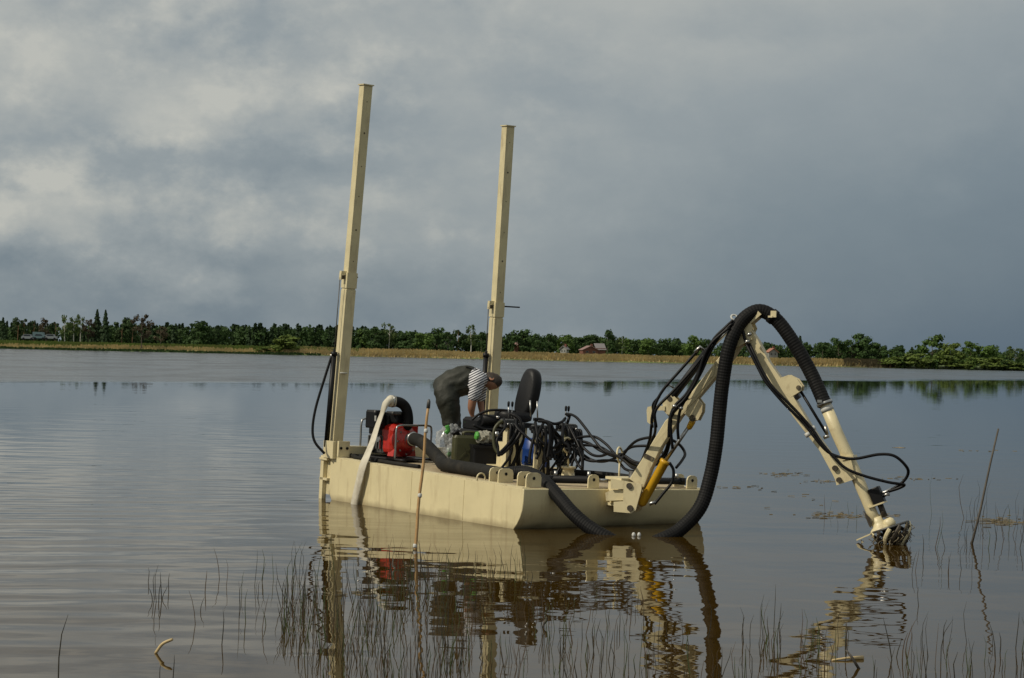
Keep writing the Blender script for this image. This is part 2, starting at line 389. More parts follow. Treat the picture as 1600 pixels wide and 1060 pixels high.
# ------------------------------------------------------------------ pontoon frame
PN = Vector((.165, 21.015, .455))
ua, va = R(33.6), R(123.6)
U = Vector((math.cos(ua), math.sin(ua), -.065/2.56)).normalized()
V = Vector((math.cos(va), math.sin(va), .0945/4.71)).normalized()
Wn = U.cross(V).normalized(); V = Wn.cross(U).normalized()
UL, VL = 2.56, 4.46
UVW = (U, V, Wn)
def P(u, v, w=0): return PN+U*u+V*v+Wn*w
def D(px, py, w=0.0): return hit(px, py, PN+Wn*w, Wn)
def uv(p): q = p-PN; return q.dot(U), q.dot(V)

# ------------------------------------------------------------------ pontoon
pon = thing('pontoon', P(UL/2, VL/2, -.9), 'cream painted steel dredging pontoon floating in front of the reed stems', 'pontoon')
prof = [(0, 0), (0, -.16), (.012, -.24), (.045, -.32), (.10, -.40), (.18, -.48), (.30, -.55), (.62, -.62), (VL-.62, -.62), (VL-.10, -.57), (VL-.012, -.47), (VL, -.34), (VL, 0)]   # (v, w): raked ends
mb = MB(); n = len(prof)
mb.add([P(0, v, w) for v, w in prof]+[P(UL, v, w) for v, w in prof],
       [list(range(n)), [n+i for i in range(n)][::-1]]+[[i, n+i, n+(i+1) % n, (i+1) % n] for i in range(n)])
hull = mb.build('hull', HULLM, pon)
for p_ in hull.data.polygons: p_.use_smooth = True
hull.data.set_sharp_from_angle(angle=R(35))
bv = hull.modifiers.new('bevel', 'BEVEL'); bv.width = .008; bv.segments = 2; bv.limit_method = 'ANGLE'; bv.angle_limit = R(40)
mb = MB(); mb.box(P(UL/2, VL/2, .002), UVW, (UL-.10, VL-.10, .012)); mb.build('deck_plate', DECKM, pon)
for (a, b_) in (((.05, .02), (.05, VL-.02)), ((UL-.05, .02), (UL-.05, VL-.02))):          # raised deck edge strips
    mb = MB(); mb.box((P(*a)+P(*b_))/2+Wn*.004, UVW, (.10, VL-.05, .014)); mb.build('edge_strip', PAINT, pon)
def lug(u, v, along, w=.17, h=.17, th=.018, hole=True):
    ax = U if along == 'u' else V; nx = V if along == 'u' else U
    c = P(u, v, .008); r = .05
    pts = [c-ax*w/2, c+ax*w/2, c+ax*w/2+Wn*(h-r), c+ax*(w/2-r*.3)+Wn*(h-r*.3), c+ax*(w/2-r)+Wn*h, c-ax*(w/2-r)+Wn*h, c-ax*(w/2-r*.3)+Wn*(h-r*.3), c-ax*w/2+Wn*(h-r)]
    mb = MB(); mb.prism(pts, nx, th); l = mb.build('lifting_lug', PAINT, pon)
    if hole:
        e = MB(); q = c+Wn*h*.62; e.rod(q-nx*(th/2+.004), q+nx*(th/2+.004), .018, 12); e.build('pin_hole', BLACK, l)
for (u, v) in ((.10, .10), (.10, .27), (.10, .66), (.10, .84)): lug(u+.09, v, 'u', .20, .16)
for (u, v) in ((.98, .06), (2.40, .06), (2.40, .30)): lug(u, v, 'u', .15, .15)
mb = MB(); mb.torus(P(.05, .95, .035), V, .055, .009, 20, 6); mb.build('mooring_ring', PAINT, pon)
for v_ in (1.22, 2.40, 3.55):
    mb = MB(); mb.box(P(-.001, v_, -.24), UVW, (.006, .010, .46)); mb.build('weld_seam', HULLM, pon)
# stern cross beam, seen behind the pump
mb = MB(); mb.box(P(UL/2, VL-.10, .085), UVW, (UL-.36, .10, .14)); mb.build('stern_beam', PAINT, pon)

# ---- spud poles and their guides
def spud(base, top, split, Ylab, wpole, label, rodlen):
    """base/top/split: pixel points of the pole axis; built upright on its own axis"""
    (bx, by, bY), (tx, ty, tY) = base, top
    A = at(bx, by, bY); B = at(tx, ty, tY); ax = (B-A).normalized()
    k = (by-split)/(by-ty); S = A.lerp(B, k)
    e1 = (U-ax*U.dot(ax)).normalized(); e2 = ax.cross(e1)
    o = thing('spud_pole', S, label, 'spud pole')
    mb = MB(); mb.box((S-ax*.5+B)/2, (e1, e2, ax), (wpole, wpole, (B-S).length+.5)); sh = mb.build('shaft', MAST, o)
    mb = MB(); mb.box(B+ax*.006, (e1, e2, ax), (wpole+.03, wpole+.03, .014)); mb.build('cap_plate', MAST, o)
    Lh = (B-S).length
    for i in range(1, 12, 2):
        c = S+ax*(Lh*i/12.0+random.uniform(-.02, .02))
        e = MB(); e.rod(c-e2*(wpole/2+.002), c-e2*(wpole/2-.01), (.007 if i % 3 else .012), 10); e.build('pin_hole', RUSTY, o)
    # guide: part of the pontoon
    g0 = A-ax*.55
    gw = wpole+.014
    mb = MB(); mb.box((g0+S-ax*.17)/2, (e1, e2, ax), (gw, gw, (S-ax*.17-g0).length)); gd = mb.build('spud_guide', MAST, pon)
    mb = MB(); mb.box(S-ax*.05, (e1, e2, ax), (gw+.010, gw+.010, .20)); mb.build('guide_collar', MAST, gd)
    c = S+ax*.04-e1*(gw/2+.035)
    mb = MB(); mb.box(c, (e1, e2, ax), (.07, .05, .05)); mb.box(c-e1*.03-ax*.05, (e1, e2, ax), (.014, .05, .08)); mb.build('pulley_bracket', MAST, gd)
    mb = MB(); mb.lathe(c-ax*.055-e2*.016, e2, [(0, .028), (.01, .022), (.022, .022), (.032, .028)], 14); mb.build('pulley', RUSTY, gd)
    pb = A+ax*.06-e1*(gw/2+.06)
    ct = S-e1*(gw/2+.07)
    mb = MB(); mb.rod(pb, pb+ax*1.18, .034, 14); mb.lathe(pb+ax*1.18, ax, [(0, .042), (.05, .042), (.05, .02), (.08, .02)], 14); mb.build('lift_cylinder', BLACK, gd)
    mb = MB(); mb.rod(pb+ax*1.2, ct-ax*.02, .0065, 6); mb.build('lift_cable', GREY, gd)
    mb = MB(); pc = S-ax*.0+e1*(gw/2); mb.rod(pc-e1*.05, pc+e1*rodlen, .010, 8); mb.build('lock_pin', BLACK, gd)
    return A, S, B, ax, e1, e2, gd
cL = P(.05, VL+.12); cR = P(UL-.03, VL+.12)
LA, LS, LB, Lax, Le1, Le2, Lgd = spud((523, 706, cL.y), (572, 134, cL.y-.12), 432, 0, .125, 'taller square spud pole standing at the left stern corner of the pontoon', .05)
RA, RS, RB, Rax, Re1, Re2, Rgd = spud((763, 700, cR.y), (794, 198, cR.y-.12), 478, 0, .125, 'shorter square spud pole standing behind the bending person', .30)
# brackets clamping the left guide to the hull
for k in (0, 1):
    c = P(.06, VL+.12, -.03-.26*k)
    mb = MB(); mb.box(c-U*.02, UVW, (.17-.03*k, .20, .03)); mb.build('guide_bracket', PAINT, pon)
mb = MB(); mb.box(P(.0, VL+.17, -.30), UVW, (.06, .08, .62)); mb.build('guide_keel', PAINT, pon)
mb = MB(); mb.box(P(.07, VL-.20, .12), UVW, (.16, .04, .20)); gp = mb.build('guide_plate', PAINT, pon)
mb = MB(); mb.box(P(-.03, VL-.02, .10), UVW, (.05, .26, .22)); mb.build('guide_cheek', PAINT, pon)
for du in (.02, .11):
    e = MB(); e.rod(P(du, VL-.222, .13), P(du, VL-.235, .13), .018, 10); e.build('bolt', BLACK, gp)
mb = MB(); q = at(535, 583, cL.y-.12); mb.rod(q-Le1*.03, q+Le1*.07, .008, 8); mb.build('cross_pin', WHITEP, Lgd)
def hp(zoom, pts, Ys):
    ox, oy, sc = zoom; out = []
    for i, (x, y) in enumerate(pts):
        if isinstance(Ys, (list, tuple)):
            k = i/(len(pts)-1)*(len(Ys)-1); j = min(int(k), len(Ys)-2); Y = Ys[j]+(Ys[j+1]-Ys[j])*(k-j)
        else: Y = Ys
        out.append(at(ox+x/sc, oy+y/sc, Y))
    return out
Z1 = (480, 540, 3.3125); Z2 = (640, 540, 4.819); Z3 = (780, 620, 4.418); Z4 = (980, 460, 3.3125); Z5 = (1180, 560, 3.3133); Z6 = (770, 620, 7.067); Z7 = (1330, 740, 8.155); Z8 = (545, 600, 7.574); Z9 = (1130, 470, 10.6)
mb = MB(); mb.tube(catmull(hp(Z1, [(128, 50), (90, 170), (45, 320), (28, 430), (40, 500), (90, 560)], (cL.y-.1, cL.y-.25)), 8), .017, 8); mb.build('lift_hose', HOSEM, Lgd)
mb = MB(); q = hp(Z1, [(124, 46), (132, 62)], cL.y-.1); mb.rod(q[0], q[1], .022, 8); mb.build('hose_fitting', STEEL, Lgd)

# ------------------------------------------------------------------ dredging arm
AX0, AY0, AY1 = 985.0, 21.50, 20.40
def armY(px): return AY0+(AY1-AY0)*(px-AX0)/410.0
def arm(px, py, dy=0): return at(px, py, armY(px)+dy)
def az(zoom, pts, dy=0):
    ox, oy, sc = zoom; return [arm(ox+x/sc, oy+y/sc, dy) for x, y in pts]
Adir = Vector((.923, -.385, 0)).normalized(); Anor = Vector((.385, .923, 0)).normalized()
AZ = Vector((0, 0, 1))
da = thing('dredge_arm', arm(985, 775), 'jointed cream dredging arm reaching from the pontoon into the water at right', 'dredge arm')
# slew mount on the bow
mb = MB(); mb.box(P(1.33, -.10, -.02), UVW, (.34, .24, .26)); mt = mb.build('slew_mount', PAINT, da)
mb = MB(); mb.box(P(1.33, -.11, .13), UVW, (.40, .30, .03)); mb.box(P(1.33, -.11, -.16), UVW, (.40, .30, .03)); mb.build('mount_plate', PAINT, mt)
mb = MB(); mb.rod(P(1.36, -.16, -.22), P(1.36, -.16, .22), .045, 16); mb.build('slew_pin', GREY, mt)
# bracket: two cheek plates
cheek = [(795, 562), (1008, 600), (1005, 640), (965, 780), (940, 800), (815, 790), (815, 722), (880, 718), (882, 634), (795, 632)]
for dy in (-.11, .11):
    mb = MB(); mb.prism([p+Anor*dy for p in az(Z3, cheek)], Anor, .022); ck = mb.build('cheek_plate', PAINT, da)
    for (x, y) in ((925, 612), (930, 765)):
        q = az(Z3, [(x, y)])[0]+Anor*dy; s_ = -1 if dy < 0 else 1
        e = MB(); e.rod(q+Anor*s_*.006, q+Anor*s_*.03, .034, 14); e.build('pivot_pin', RUSTY, ck)
mb = MB(); q = az(Z3, [(800, 640), (880, 640), (880, 712), (755, 716), (750, 660)]); mb.prism([p for p in q], Anor, .17); mb.build('hinge_block', PAINT, da)
# boom
boom = [(60, 985), (20, 955), (100, 830), (205, 655), (300, 560), (480, 330), (560, 240), (600, 165), (640, 175), (660, 200), (600, 260), (555, 330), (465, 430), (372, 540), (285, 635), (185, 790), (130, 905), (95, 1000)]
mb = MB(); mb.prism(az(Z4, boom), Anor, .13); bm_ = mb.build('boom', PAINT, da)
bv = bm_.modifiers.new('bevel', 'BEVEL'); bv.width = .008; bv.segments = 2
mb = MB(); mb.prism([p-Anor*.07 for p in az(Z4, [(320, 545), (470, 345), (455, 420), (365, 530)])], Anor, .006); mb.build('stiffener_plate', PAINT, da)
mb = MB(); mb.prism(az(Z4, [(103, 822), (150, 845), (138, 862), (92, 838)]), Anor, .16); mb.build('boom_clamp', RUSTY, da)
for dy in (-.05, .05):
    mb = MB(); mb.prism([p+Anor*dy for p in az(Z4, [(190, 560), (215, 520), (240, 515), (268, 545), (300, 580), (230, 640), (195, 600)])], Anor, .02); g1 = mb.build('cylinder_ear', PAINT, da)
    q = az(Z4, [(228, 540)])[0]+Anor*dy; e = MB(); e.rod(q-Anor*.02, q+Anor*.02, .028, 12); e.build('ear_pin', RUSTY, g1)
    mb = MB(); mb.prism([p+Anor*dy for p in az(Z4, [(300, 612), (345, 560), (375, 540), (398, 570), (395, 610), (372, 655), (330, 642)])], Anor, .02); g2 = mb.build('cylinder_ear', PAINT, da)
    q = az(Z4, [(345, 640)])[0]+Anor*dy; e = MB(); e.rod(q-Anor*.022, q+Anor*.022, .036, 12); e.build('ear_pin', RUSTY, g2)
q = az(Z4, [(135, 590), (205, 588)]); mb = MB(); mb.box((q[0]+q[1])/2-Anor*.05, (Adir, Anor, AZ), ((q[1]-q[0]).length, .04, .05)); mb.build('hose_arm', PAINT, da)
mb = MB(); mb.prism([p-Anor*.05 for p in az(Z4, [(112, 600), (118, 582), (135, 580), (143, 600), (142, 660), (130, 672), (115, 660)])], Anor, .06); mb.build('hose_clamp', PAINT, da)
# yellow lift cylinder with rod
a, b_, c_ = az(Z3, [(985, 735), (1150, 440), (1335, 170)], -.01)
mb = MB(); dd = (b_-a).normalized(); mb.lathe(a, dd, [(-.03, .03), (0, .052), ((b_-a).length-.04, .052), ((b_-a).length-.035, .06), ((b_-a).length, .06), ((b_-a).length, .025)], 20); yc = mb.build('lift_cylinder', YELLOW, da); yc['label'] = 'yellow barrel of the boom lift cylinder'
mb = MB(); mb.rod(b_, c_, .021, 12); mb.build('cylinder_rod', STEEL, yc)
mb = MB(); mb.lathe(c_-dd*.10, dd, [(0, .022), (.02, .032), (.09, .036), (.12, .03)], 14); mb.build('rod_end', YELLOW, yc)
# black folding cylinder behind the boom hoses
a, b_, c_ = az(Z4, [(228, 540), (420, 290), (560, 150)], -.02)
mb = MB(); dd = (b_-a).normalized(); mb.lathe(a, dd, [(0, .03), (.04, .045), ((b_-a).length, .045), ((b_-a).length, .02)], 16); bc = mb.build('fold_cylinder', BLACK, da)
mb = MB(); mb.rod(b_, c_, .02, 12); mb.build('cylinder_rod', STEEL, bc)
# apex head: link plates, hose saddle
for dy in (-.085, .085):
    mb = MB(); mb.prism([p+Anor*dy for p in az(Z9, [(200, 560), (330, 330), (470, 330), (530, 460), (480, 560), (520, 640), (300, 760), (190, 800)])], Anor, .02); mb.build('apex_plate', PAINT, da)
mb = MB(); mb.prism(az(Z9, [(430, 310), (610, 170), (665, 230), (490, 385), (440, 420)]), Anor, .18); mb.build('hose_saddle', PAINT, da)
mb = MB(); q = az(Z9, [(185, 280)])[0]; mb.torus(q, Adir*.4+AZ*.5-Anor*.6, .035, .012, 18, 6); mb.build('hose_ring', WHITEP, da)
# stick
stick = [(330, 560), (470, 560), (525, 590), (620, 740), (700, 880), (1020, 1520), (830, 1260), (560, 790), (380, 700)]
stick = [(1166, 527), (1179, 521), (1187, 533), (1204, 566), (1240, 617), (1270.5, 668.5), (1301, 711), (1331, 714), (1339, 747), (1310, 757.5), (1303, 742), (1282.6, 705), (1240, 650), (1193.6, 579), (1166, 538)]
mb = MB(); mb.prism([arm(x, y) for x, y in stick], Anor, .11); st = mb.build('stick', PAINT, da)
bv = st.modifiers.new('bevel', 'BEVEL'); bv.width = .006; bv.segments = 2
for dy in (-.045, .045):
    mb = MB(); mb.prism([p+Anor*dy for p in az(Z5, [(120, 110), (140, 100), (180, 86), (225, 108), (250, 145), (245, 168), (190, 202), (150, 180)])], Anor, .024); g3 = mb.build('cylinder_ear', PAINT, da)
    q = az(Z5, [(232, 152)])[0]+Anor*dy; e = MB(); e.rod(q-Anor*.024, q+Anor*.024, .026, 12); e.build('ear_pin', RUSTY, g3)
a, b_ = az(Z5, [(232, 165), (372, 395)]); mb = MB(); mb.rod(a, b_, .016, 10); tr = mb.build('tilt_rod', HOSEM, da)
mb = MB(); q = az(Z5, [(355, 412), (382, 400)]); mb.rod(q[0], q[1], .02, 10); q = az(Z5, [(362, 350), (372, 395)]); mb.rod(q[0], q[1], .018, 10); mb.build('rod_fitting', STEEL, tr)
mb = MB(); q = az(Z5, [(200, 205), (225, 185), (235, 200), (215, 215)]); mb.prism(q, Anor, .1); mb.build('ear_stop', BLACK, tr)
# suction pipe
pipe = az(Z5, [(360, 235), (425, 390), (485, 520), (545, 655), (600, 790), (635, 870)])
mb = MB(); mb.tube([pipe[0], pipe[1], pipe[2], pipe[3], pipe[4], pipe[5]], [.066, .066, .066, .064, .058, .056], 22); pp = mb.build('suction_pipe', PAINT, da)
pd = (pipe[5]-pipe[0]).normalized()
mb = MB(); mb.lathe(pipe[0]-pd*.02, pd, [(0, .072), (.0, .088), (.035, .088), (.035, .07)], 22); mb.build('hose_clip', STEEL, pp)
mb = MB(); q = az(Z5, [(345, 222)])[0]; mb.box(q-Anor*.09, (Adir, Anor, AZ), (.05, .03, .03)); mb.build('clip_screw', STEEL, pp)
mb = MB(); mb.lathe(pipe[0]+pd*.03, pd, [(0, .069), (.06, .069)], 22); mb.build('pipe_collar', WHITEP, pp)
mb = MB(); mb.prism([p-Anor*.075 for p in az(Z5, [(395, 500), (500, 505), (530, 622), (430, 656)])], Anor, .018); cp = mb.build('clamp_plate', PAINT, da)
for (x, y) in ((424, 567), (445, 628)):
    q = az(Z5, [(x, y)])[0]-Anor*.084; e = MB(); e.rod(q, q-Anor*.03, .03, 12); e.build('clamp_bolt', RUSTY, cp)
mb = MB(); q = az(Z5, [(455, 512), (515, 500), (520, 515), (460, 528)]); mb.prism(q, Anor, .19); mb.build('clamp_strap', PAINT, cp)
mb = MB(); mb.prism([p-Anor*.058 for p in az(Z7, [(180, 480), (215, 520), (250, 555), (285, 600), (270, 690), (245, 670), (205, 570)])], Anor, .012); q = mb.build('scraped_patch', RUSTY, pp); q['label'] = 'patch of pipe with its paint scraped off'
# cutter drive
pr = pd.cross(Anor).normalized()
if pr.x < 0: pr = -pr
mb = MB(); q = az(Z7, [(285, 300)]); c = az(Z7, [(330, 290)])[0]; mb.rbox(c, (pr, Anor, pd), (.125, .13, .19), .02); mo = mb.build('drive_motor', BLACK, da)
mb = MB(); q = az(Z7, [(355, 255), (430, 240), (520, 195)]); mb.tube(q, .017, 10); q = az(Z7, [(400, 300), (450, 265), (490, 270)]); mb.tube(q, .016, 10); mb.build('hose_fitting', STEEL, mo)
mb = MB(); c0, c1 = az(Z7, [(235, 432), (440, 360)]); mb.box((c0+c1)/2, ((c1-c0).normalized(), Anor, pd), ((c1-c0).length, .16, .016)); mb.build('motor_flange', PAINT, da)
a, b_ = az(Z7, [(370, 400), (430, 555)]); mb = MB(); mb.rod(a, b_, .032, 14); mb.build('drive_shaft', RUSTY, da)
# cutter head
cc = az(Z7, [(495, 670)])[0]; ca = Vector(((az(Z7, [(430, 880)])[0]-az(Z7, [(330, 640)])[0]))).normalized()
ca = (pd*.86+AZ*-.14+Adir*-.02).normalized()
b0 = az(Z7, [(318, 560)])[0]; bl = (az(Z7, [(378, 702)])[0]-b0); ln = bl.length
mb = MB(); mb.lathe(b0, bl, [(0, .058), (ln*.4, .062), (ln*.7, .078), (ln*.95, .115), (ln+.02, .13), (ln+.02, .05)], 24); mb.build('suction_bell', PAINT, da)
mb = MB(); q = az(Z7, [(455, 575), (500, 668)]); mb.lathe(q[0], q[1]-q[0], [(0, .035), (.02, .06), (.07, .07), (.10, .05)], 16); mb.build('shaft_housing', PAINT, da)
mb = MB(); mb.lathe(cc, ca, [(0, .05), (0, .205), (.022, .205), (.022, .05)], 32); ch = mb.build('cutter_disc', GREY, da)
q0 = ca.orthogonal().normalized(); q1 = ca.cross(q0)
for i in range(11):
    pts = []; rad = []
    for k in range(9):
        s_ = k/8; ang = 2*math.pi*i/11+s_*1.15; rr_ = .195*math.cos(s_*1.2)+.015; h_ = .025+.21*s_
        pts.append(cc+ca*h_+(q0*math.cos(ang)+q1*math.sin(ang))*rr_); rad.append((.022, .009))
    e = MB(); e.tube(pts, rad, 6, smooth=False, flat=ca); e.build('cutter_blade', PAINT if i % 3 == 1 else RUSTY, ch)
mb = MB(); mb.lathe(cc+ca*.02, ca, [(0, .10), (.12, .09), (.22, .05), (.27, .03)], 18); mb.build('cutter_hub', RUSTY, ch)
mb = MB(); mb.torus(cc+ca*.12, ca, .172, .014, 28, 6); mb.build('cutter_hoop', RUSTY, ch)
mb = MB(); rw = random.Random(3)
for i in range(70):
    an = rw.uniform(0, 6.28); h0 = rw.uniform(.03, .2); r_ = .20*math.cos(h0/.23*1.2)+.02; a = cc+ca*h0+(q0*math.cos(an)+q1*math.sin(an))*r_
    mb.tube([a, a+Vector((rw.uniform(-.04, .04), rw.uniform(-.04, .04), -.03)), a+Vector((rw.uniform(-.06, .06), rw.uniform(-.05, .05), -rw.uniform(.04, .10)))], [.006, .005, .002], 4)
q = mb.build('weed_tangle', DEBRIS, ch); q['kind'] = 'stuff'
mb = MB(); c0, c1 = az(Z7, [(80, 845), (290, 755)]); mb.box((c0+c1)/2, ((c1-c0).normalized(), Anor, ca), ((c1-c0).length, .10, .014)); q = az(Z7, [(120, 850), (215, 915), (165, 940)]); mb.prism([c0+Adir*.04]+q[1:], Anor, .06); mb.build('guard_fin', PAINT, da)
# saddle clamp on the big hose
# ---- hydraulic hoses of the arm (parts of the arm)
def hose(zoom, pts, Ys, r=.0165, parent=None, name='hydraulic_hose', mt_=None):
    mb = MB(); mb.tube(catmull(hp(zoom, pts, Ys), 7), r, 8); return mb.build(name, mt_ or HOSEM, parent or da)
hose(Z5, [(-45, -70), (-20, -20), (20, 60), (60, 130), (150, 235), (250, 335), (300, 400), (370, 480), (440, 512), (520, 520), (640, 498), (720, 506), (778, 555), (792, 595), (765, 640), (705, 682)], (20.85, 20.62, 20.42, 20.25, 20.38))
hose(Z5, [(-30, -75), (0, -10), (45, 80), (100, 160), (200, 260), (290, 360), (345, 440), (410, 515), (470, 570), (560, 608), (680, 640), (740, 650), (772, 656), (745, 672), (690, 690)], (20.85, 20.60, 20.40, 20.25, 20.38))
for (x, y) in ((272, 395), (296, 365)):
    q = hp(Z5, [(x-12, y+8), (x+14, y-8)], 20.62); mb = MB(); mb.rod(q[0], q[1], .026, 8); mb.build('hose_tie', WHITEP, da)
hose(Z4, [(130, 690), (128, 640), (150, 560), (190, 490), (260, 410), (340, 320), (378, 278)], (21.15, 21.0))
hose(Z4, [(150, 690), (148, 600), (240, 500), (330, 400), (400, 310)], (21.12, 21.0))
hose(Z4, [(215, 740), (220, 650), (245, 580), (310, 510), (370, 400), (410, 310), (450, 230), (510, 170), (548, 135)], (21.05, 20.86))
hose(Z4, [(265, 750), (262, 680), (278, 590), (330, 500), (385, 400), (430, 300), (480, 215), (545, 150)], (21.05, 20.86))
hose(Z4, [(235, 800), (225, 690), (235, 610), (300, 540), (360, 440), (395, 330), (440, 250), (530, 170)], (21.05, 20.85))
q = hp(Z4, [(350, 300), (378, 272), (395, 290)], 21.0); mb = MB(); mb.tube(q, .018, 8); mb.build('hose_fitting', STEEL, da)
q = hp(Z4, [(188, 492), (215, 468), (240, 485)], 21.08); mb = MB(); mb.tube(q, .012, 8); mb.build('hose_tie', STEEL, da)
for (x, y) in ((245, 580), (278, 590)):
    q = hp(Z4, [(x, y-8), (x, y+8)], 20.99); mb = MB(); mb.rod(q[0], q[1], .024, 8); mb.build('hose_tie', STEEL, da)
hose(Z4, [(600, 190), (612, 240), (640, 290), (680, 370)], (20.9, 20.85))
for (x, y) in ((395, 678), (430, 560)):
    q = hp(Z9, [(x-25, y+15), (x+35, y-15)], 20.82); mb = MB(); mb.rod(q[0], q[1], .022, 8); mb.build('hose_fitting', STEEL, da)
# bundles between control stands and boom
hose(Z3, [(440, 330), (490, 305), (560, 280), (660, 278), (740, 330), (800, 395), (850, 405), (900, 345), (960, 300), (1060, 280), (1160, 288), (1240, 328), (1282, 390), (1262, 440), (1222, 490)], (22.9, 20.95))
hose(Z3, [(440, 350), (500, 325), (560, 385), (640, 437), (720, 448), (800, 425), (850, 392), (910, 350), (990, 340), (1070, 348), (1130, 390), (1132, 430), (1080, 470), (1000, 485), (920, 465), (850, 415)], (22.85, 21.3))
hose(Z3, [(440, 345), (520, 310), (610, 318), (690, 368), (770, 405), (840, 425), (910, 470), (1000, 490), (1080, 470), (1150, 400), (1178, 300), (1180, 180), (1200, 90), (1290, 0)], (22.85, 20.98))
hose(Z3, [(470, 130), (490, 122), (535, 145), (590, 210), (645, 285), (720, 372), (800, 402), (860, 440), (930, 495), (975, 460), (1010, 380), (1040, 290), (1052, 190)], (22.95, 21.1))
hose(Z3, [(440, 360), (520, 370), (570, 420), (640, 445), (740, 440), (820, 450), (870, 500), (940, 512), (1000, 450), (1035, 340), (1075, 250), (1075, 150), (1062, 60), (1105, 0)], (22.8, 21.12))
hose(Z3, [(440, 355), (530, 345), (600, 335), (700, 350), (790, 400), (850, 400), (940, 452), (1050, 458), (1125, 410), (1165, 320), (1185, 150), (1230, 80), (1300, 10)], (22.85, 20.97))
hose(Z3, [(560, 300), (580, 350), (640, 400), (700, 410), (770, 390), (840, 410)], (22.6, 22.0))
hose(Z3, [(1175, 455), (1203, 510), (1192, 590), (1130, 670), (1072, 742)], (21.2, 21.2))
hose(Z3, [(480, 200), (510, 260), (545, 330), (575, 420), (570, 500)], (22.8, 22.4))
q = hp(Z3, [(1035, 742), (1080, 725)], 21.2); mb = MB(); mb.rod(q[0], q[1], .02, 8); mb.build('hose_fitting', STEEL, da)

# ------------------------------------------------------------------ big suction hose
path = [at(646, 686, 24.20), at(656, 689, 24.05), at(670, 700, 23.8), at(688, 719, 23.45), P(.29, 2.15, .098), P(.28, 1.75, .092), P(.28, 1.3, .092), P(.29, .9, .092), at(822, 739, 21.80)]
path += [at(850, 753, 21.42), at(873, 777, 21.16), at(893, 800, 20.98), at(918, 822, 20.85), at(948, 840, 20.74), at(990, 860, 20.66), at(1030, 845, 20.66), at(1062, 828, 20.72), at(1094, 793, 20.80), at(1110, 745, 20.86), at(1119, 695, 20.88),
         at(1124, 645, 20.90), at(1130, 592, 20.90), at(1140, 540, 20.89), at(1158, 503, 20.92), at(1185, 486, 20.95), at(1212, 499, 20.92), at(1240, 536, 20.86), at(1267, 583, 20.80), pipe[0]+pd*.02]
full = resample(catmull(path, 12), .008)
tot_l = [0.0]
for a, b_ in zip(full, full[1:]): tot_l.append(tot_l[-1]+(b_-a).length)
cut = next(i for i, p in enumerate(full) if uv(p)[1] < 1.0 and p.z < 1.0)
sh = thing('suction_hose', path[4]-Wn*.1, 'thick ribbed black suction hose dipping into water and looping over the arm', 'hose')
mb = MB(); mb.tube(full[:cut+1:6]+[full[cut]], .080, 20); sm_ = mb.build('smooth_section', DUSTY, sh); sm_['label'] = 'smooth dusty length of the suction hose lying on deck'
mb = MB(); rib = full[cut:]; mb.tube(rib, [(.0772 if (i % 4) in (0, 1) else .0753) for i in range(len(rib))], 18, smooth=False); mb.build('ribbed_section', RUBBER, sh)
q = min(range(len(full)), key=lambda i: (full[i]-at(1208, 494, 20.92)).length); tg = (full[q+2]-full[q-2]).normalized()
mb = MB(); mb.lathe(full[q]-tg*.03, tg, [(0, .07), (0, .086), (.06, .086), (.06, .07)], 20); hc = mb.build('hose_band', RUBBER, sh)
mb = MB(); mb.box(at(1209, 491, 20.85), (Adir, Anor, AZ), (.06, .04, .07)); mb.box(at(1204, 495, 20.85), (Adir, Anor, AZ), (.05, .03, .02)); mb.build('band_clamp', PAINT, hc)
mb = MB(); mb.lathe(path[0]-(path[1]-path[0]).normalized()*.02, (path[1]-path[0]), [(0, .07), (0, .088), (.03, .088), (.03, .07)], 20); mb.build('hose_clip', STEEL, sh)
# two small pale floats by the dipping hose
for (x, l) in ((990, 'left of two tiny white floats in the dip of the suction hose'), (998.5, 'right of two tiny white floats in the dip of the suction hose')):
    p = wat(x, 838); mb = MB(); mb.lathe(p-AZ*.01, AZ, [(0, .014), (.022, .022), (.04, .016), (.05, .008)], 12)
    tag(mb.build('small_float', WHITEP, None, p), l, 'float')

# ------------------------------------------------------------------ motor pump
e1 = (Vector((.75, -.66, 0))-Wn*Vector((.75, -.66, 0)).dot(Wn)).normalized(); e3 = Wn; e2 = e3.cross(e1).normalized()
PB = P(.67, 3.92, .01)
def Q(a, b, c): return PB+e1*a+e2*b+e3*c
EF = (e1, e2, e3)
pu = thing('motor_pump', PB, 'red and black motor pump in a tubular steel frame at the stern', 'pump')
mb = MB(); mb.lathe(Q(.02, 0, .255), e1, [(0, .15), (.0, .19), (.03, .205), (.11, .205), (.13, .19), (.14, .15), (.175, .13), (.19, .10), (.21, .07)], 28); vo = mb.build('volute', RED, pu)
mb = MB(); mb.rbox(Q(.0, .0, .27), (e2, e3, e1), (.40, .40, .20), .08); mb.build('volute_casing', RED, vo)
mb = MB(); mb.prism([Q(.08, -.20, .06), Q(.08, .20, .06), Q(.08, .16, .20), Q(.08, -.16, .20)], e1, .12); mb.prism([Q(.08, -.02, .40), Q(.08, .215, .30), Q(.08, .215, .47), Q(.08, .0, .47)], e1, .12); mb.build('volute_foot', RED, vo)
for k in range(8):
    t_ = 2*math.pi*k/8; e = MB(); c = Q(.15, .165*math.cos(t_), .255+.165*math.sin(t_)); e.rod(c, c+e1*.02, .012, 6); e.build('bolt', STEEL, vo)
mb = MB(); mb.box(Q(.172, .08, .16), EF, (.006, .07, .03)); mb.build('name_plate', WHITEP, vo)
mb = MB(); mb.lathe(Q(.19, 0, .27), e1, [(0, .07), (.0, .095), (.03, .095), (.03, .07), (.10, .07)], 20); mb.build('intake_flange', GREY, vo)
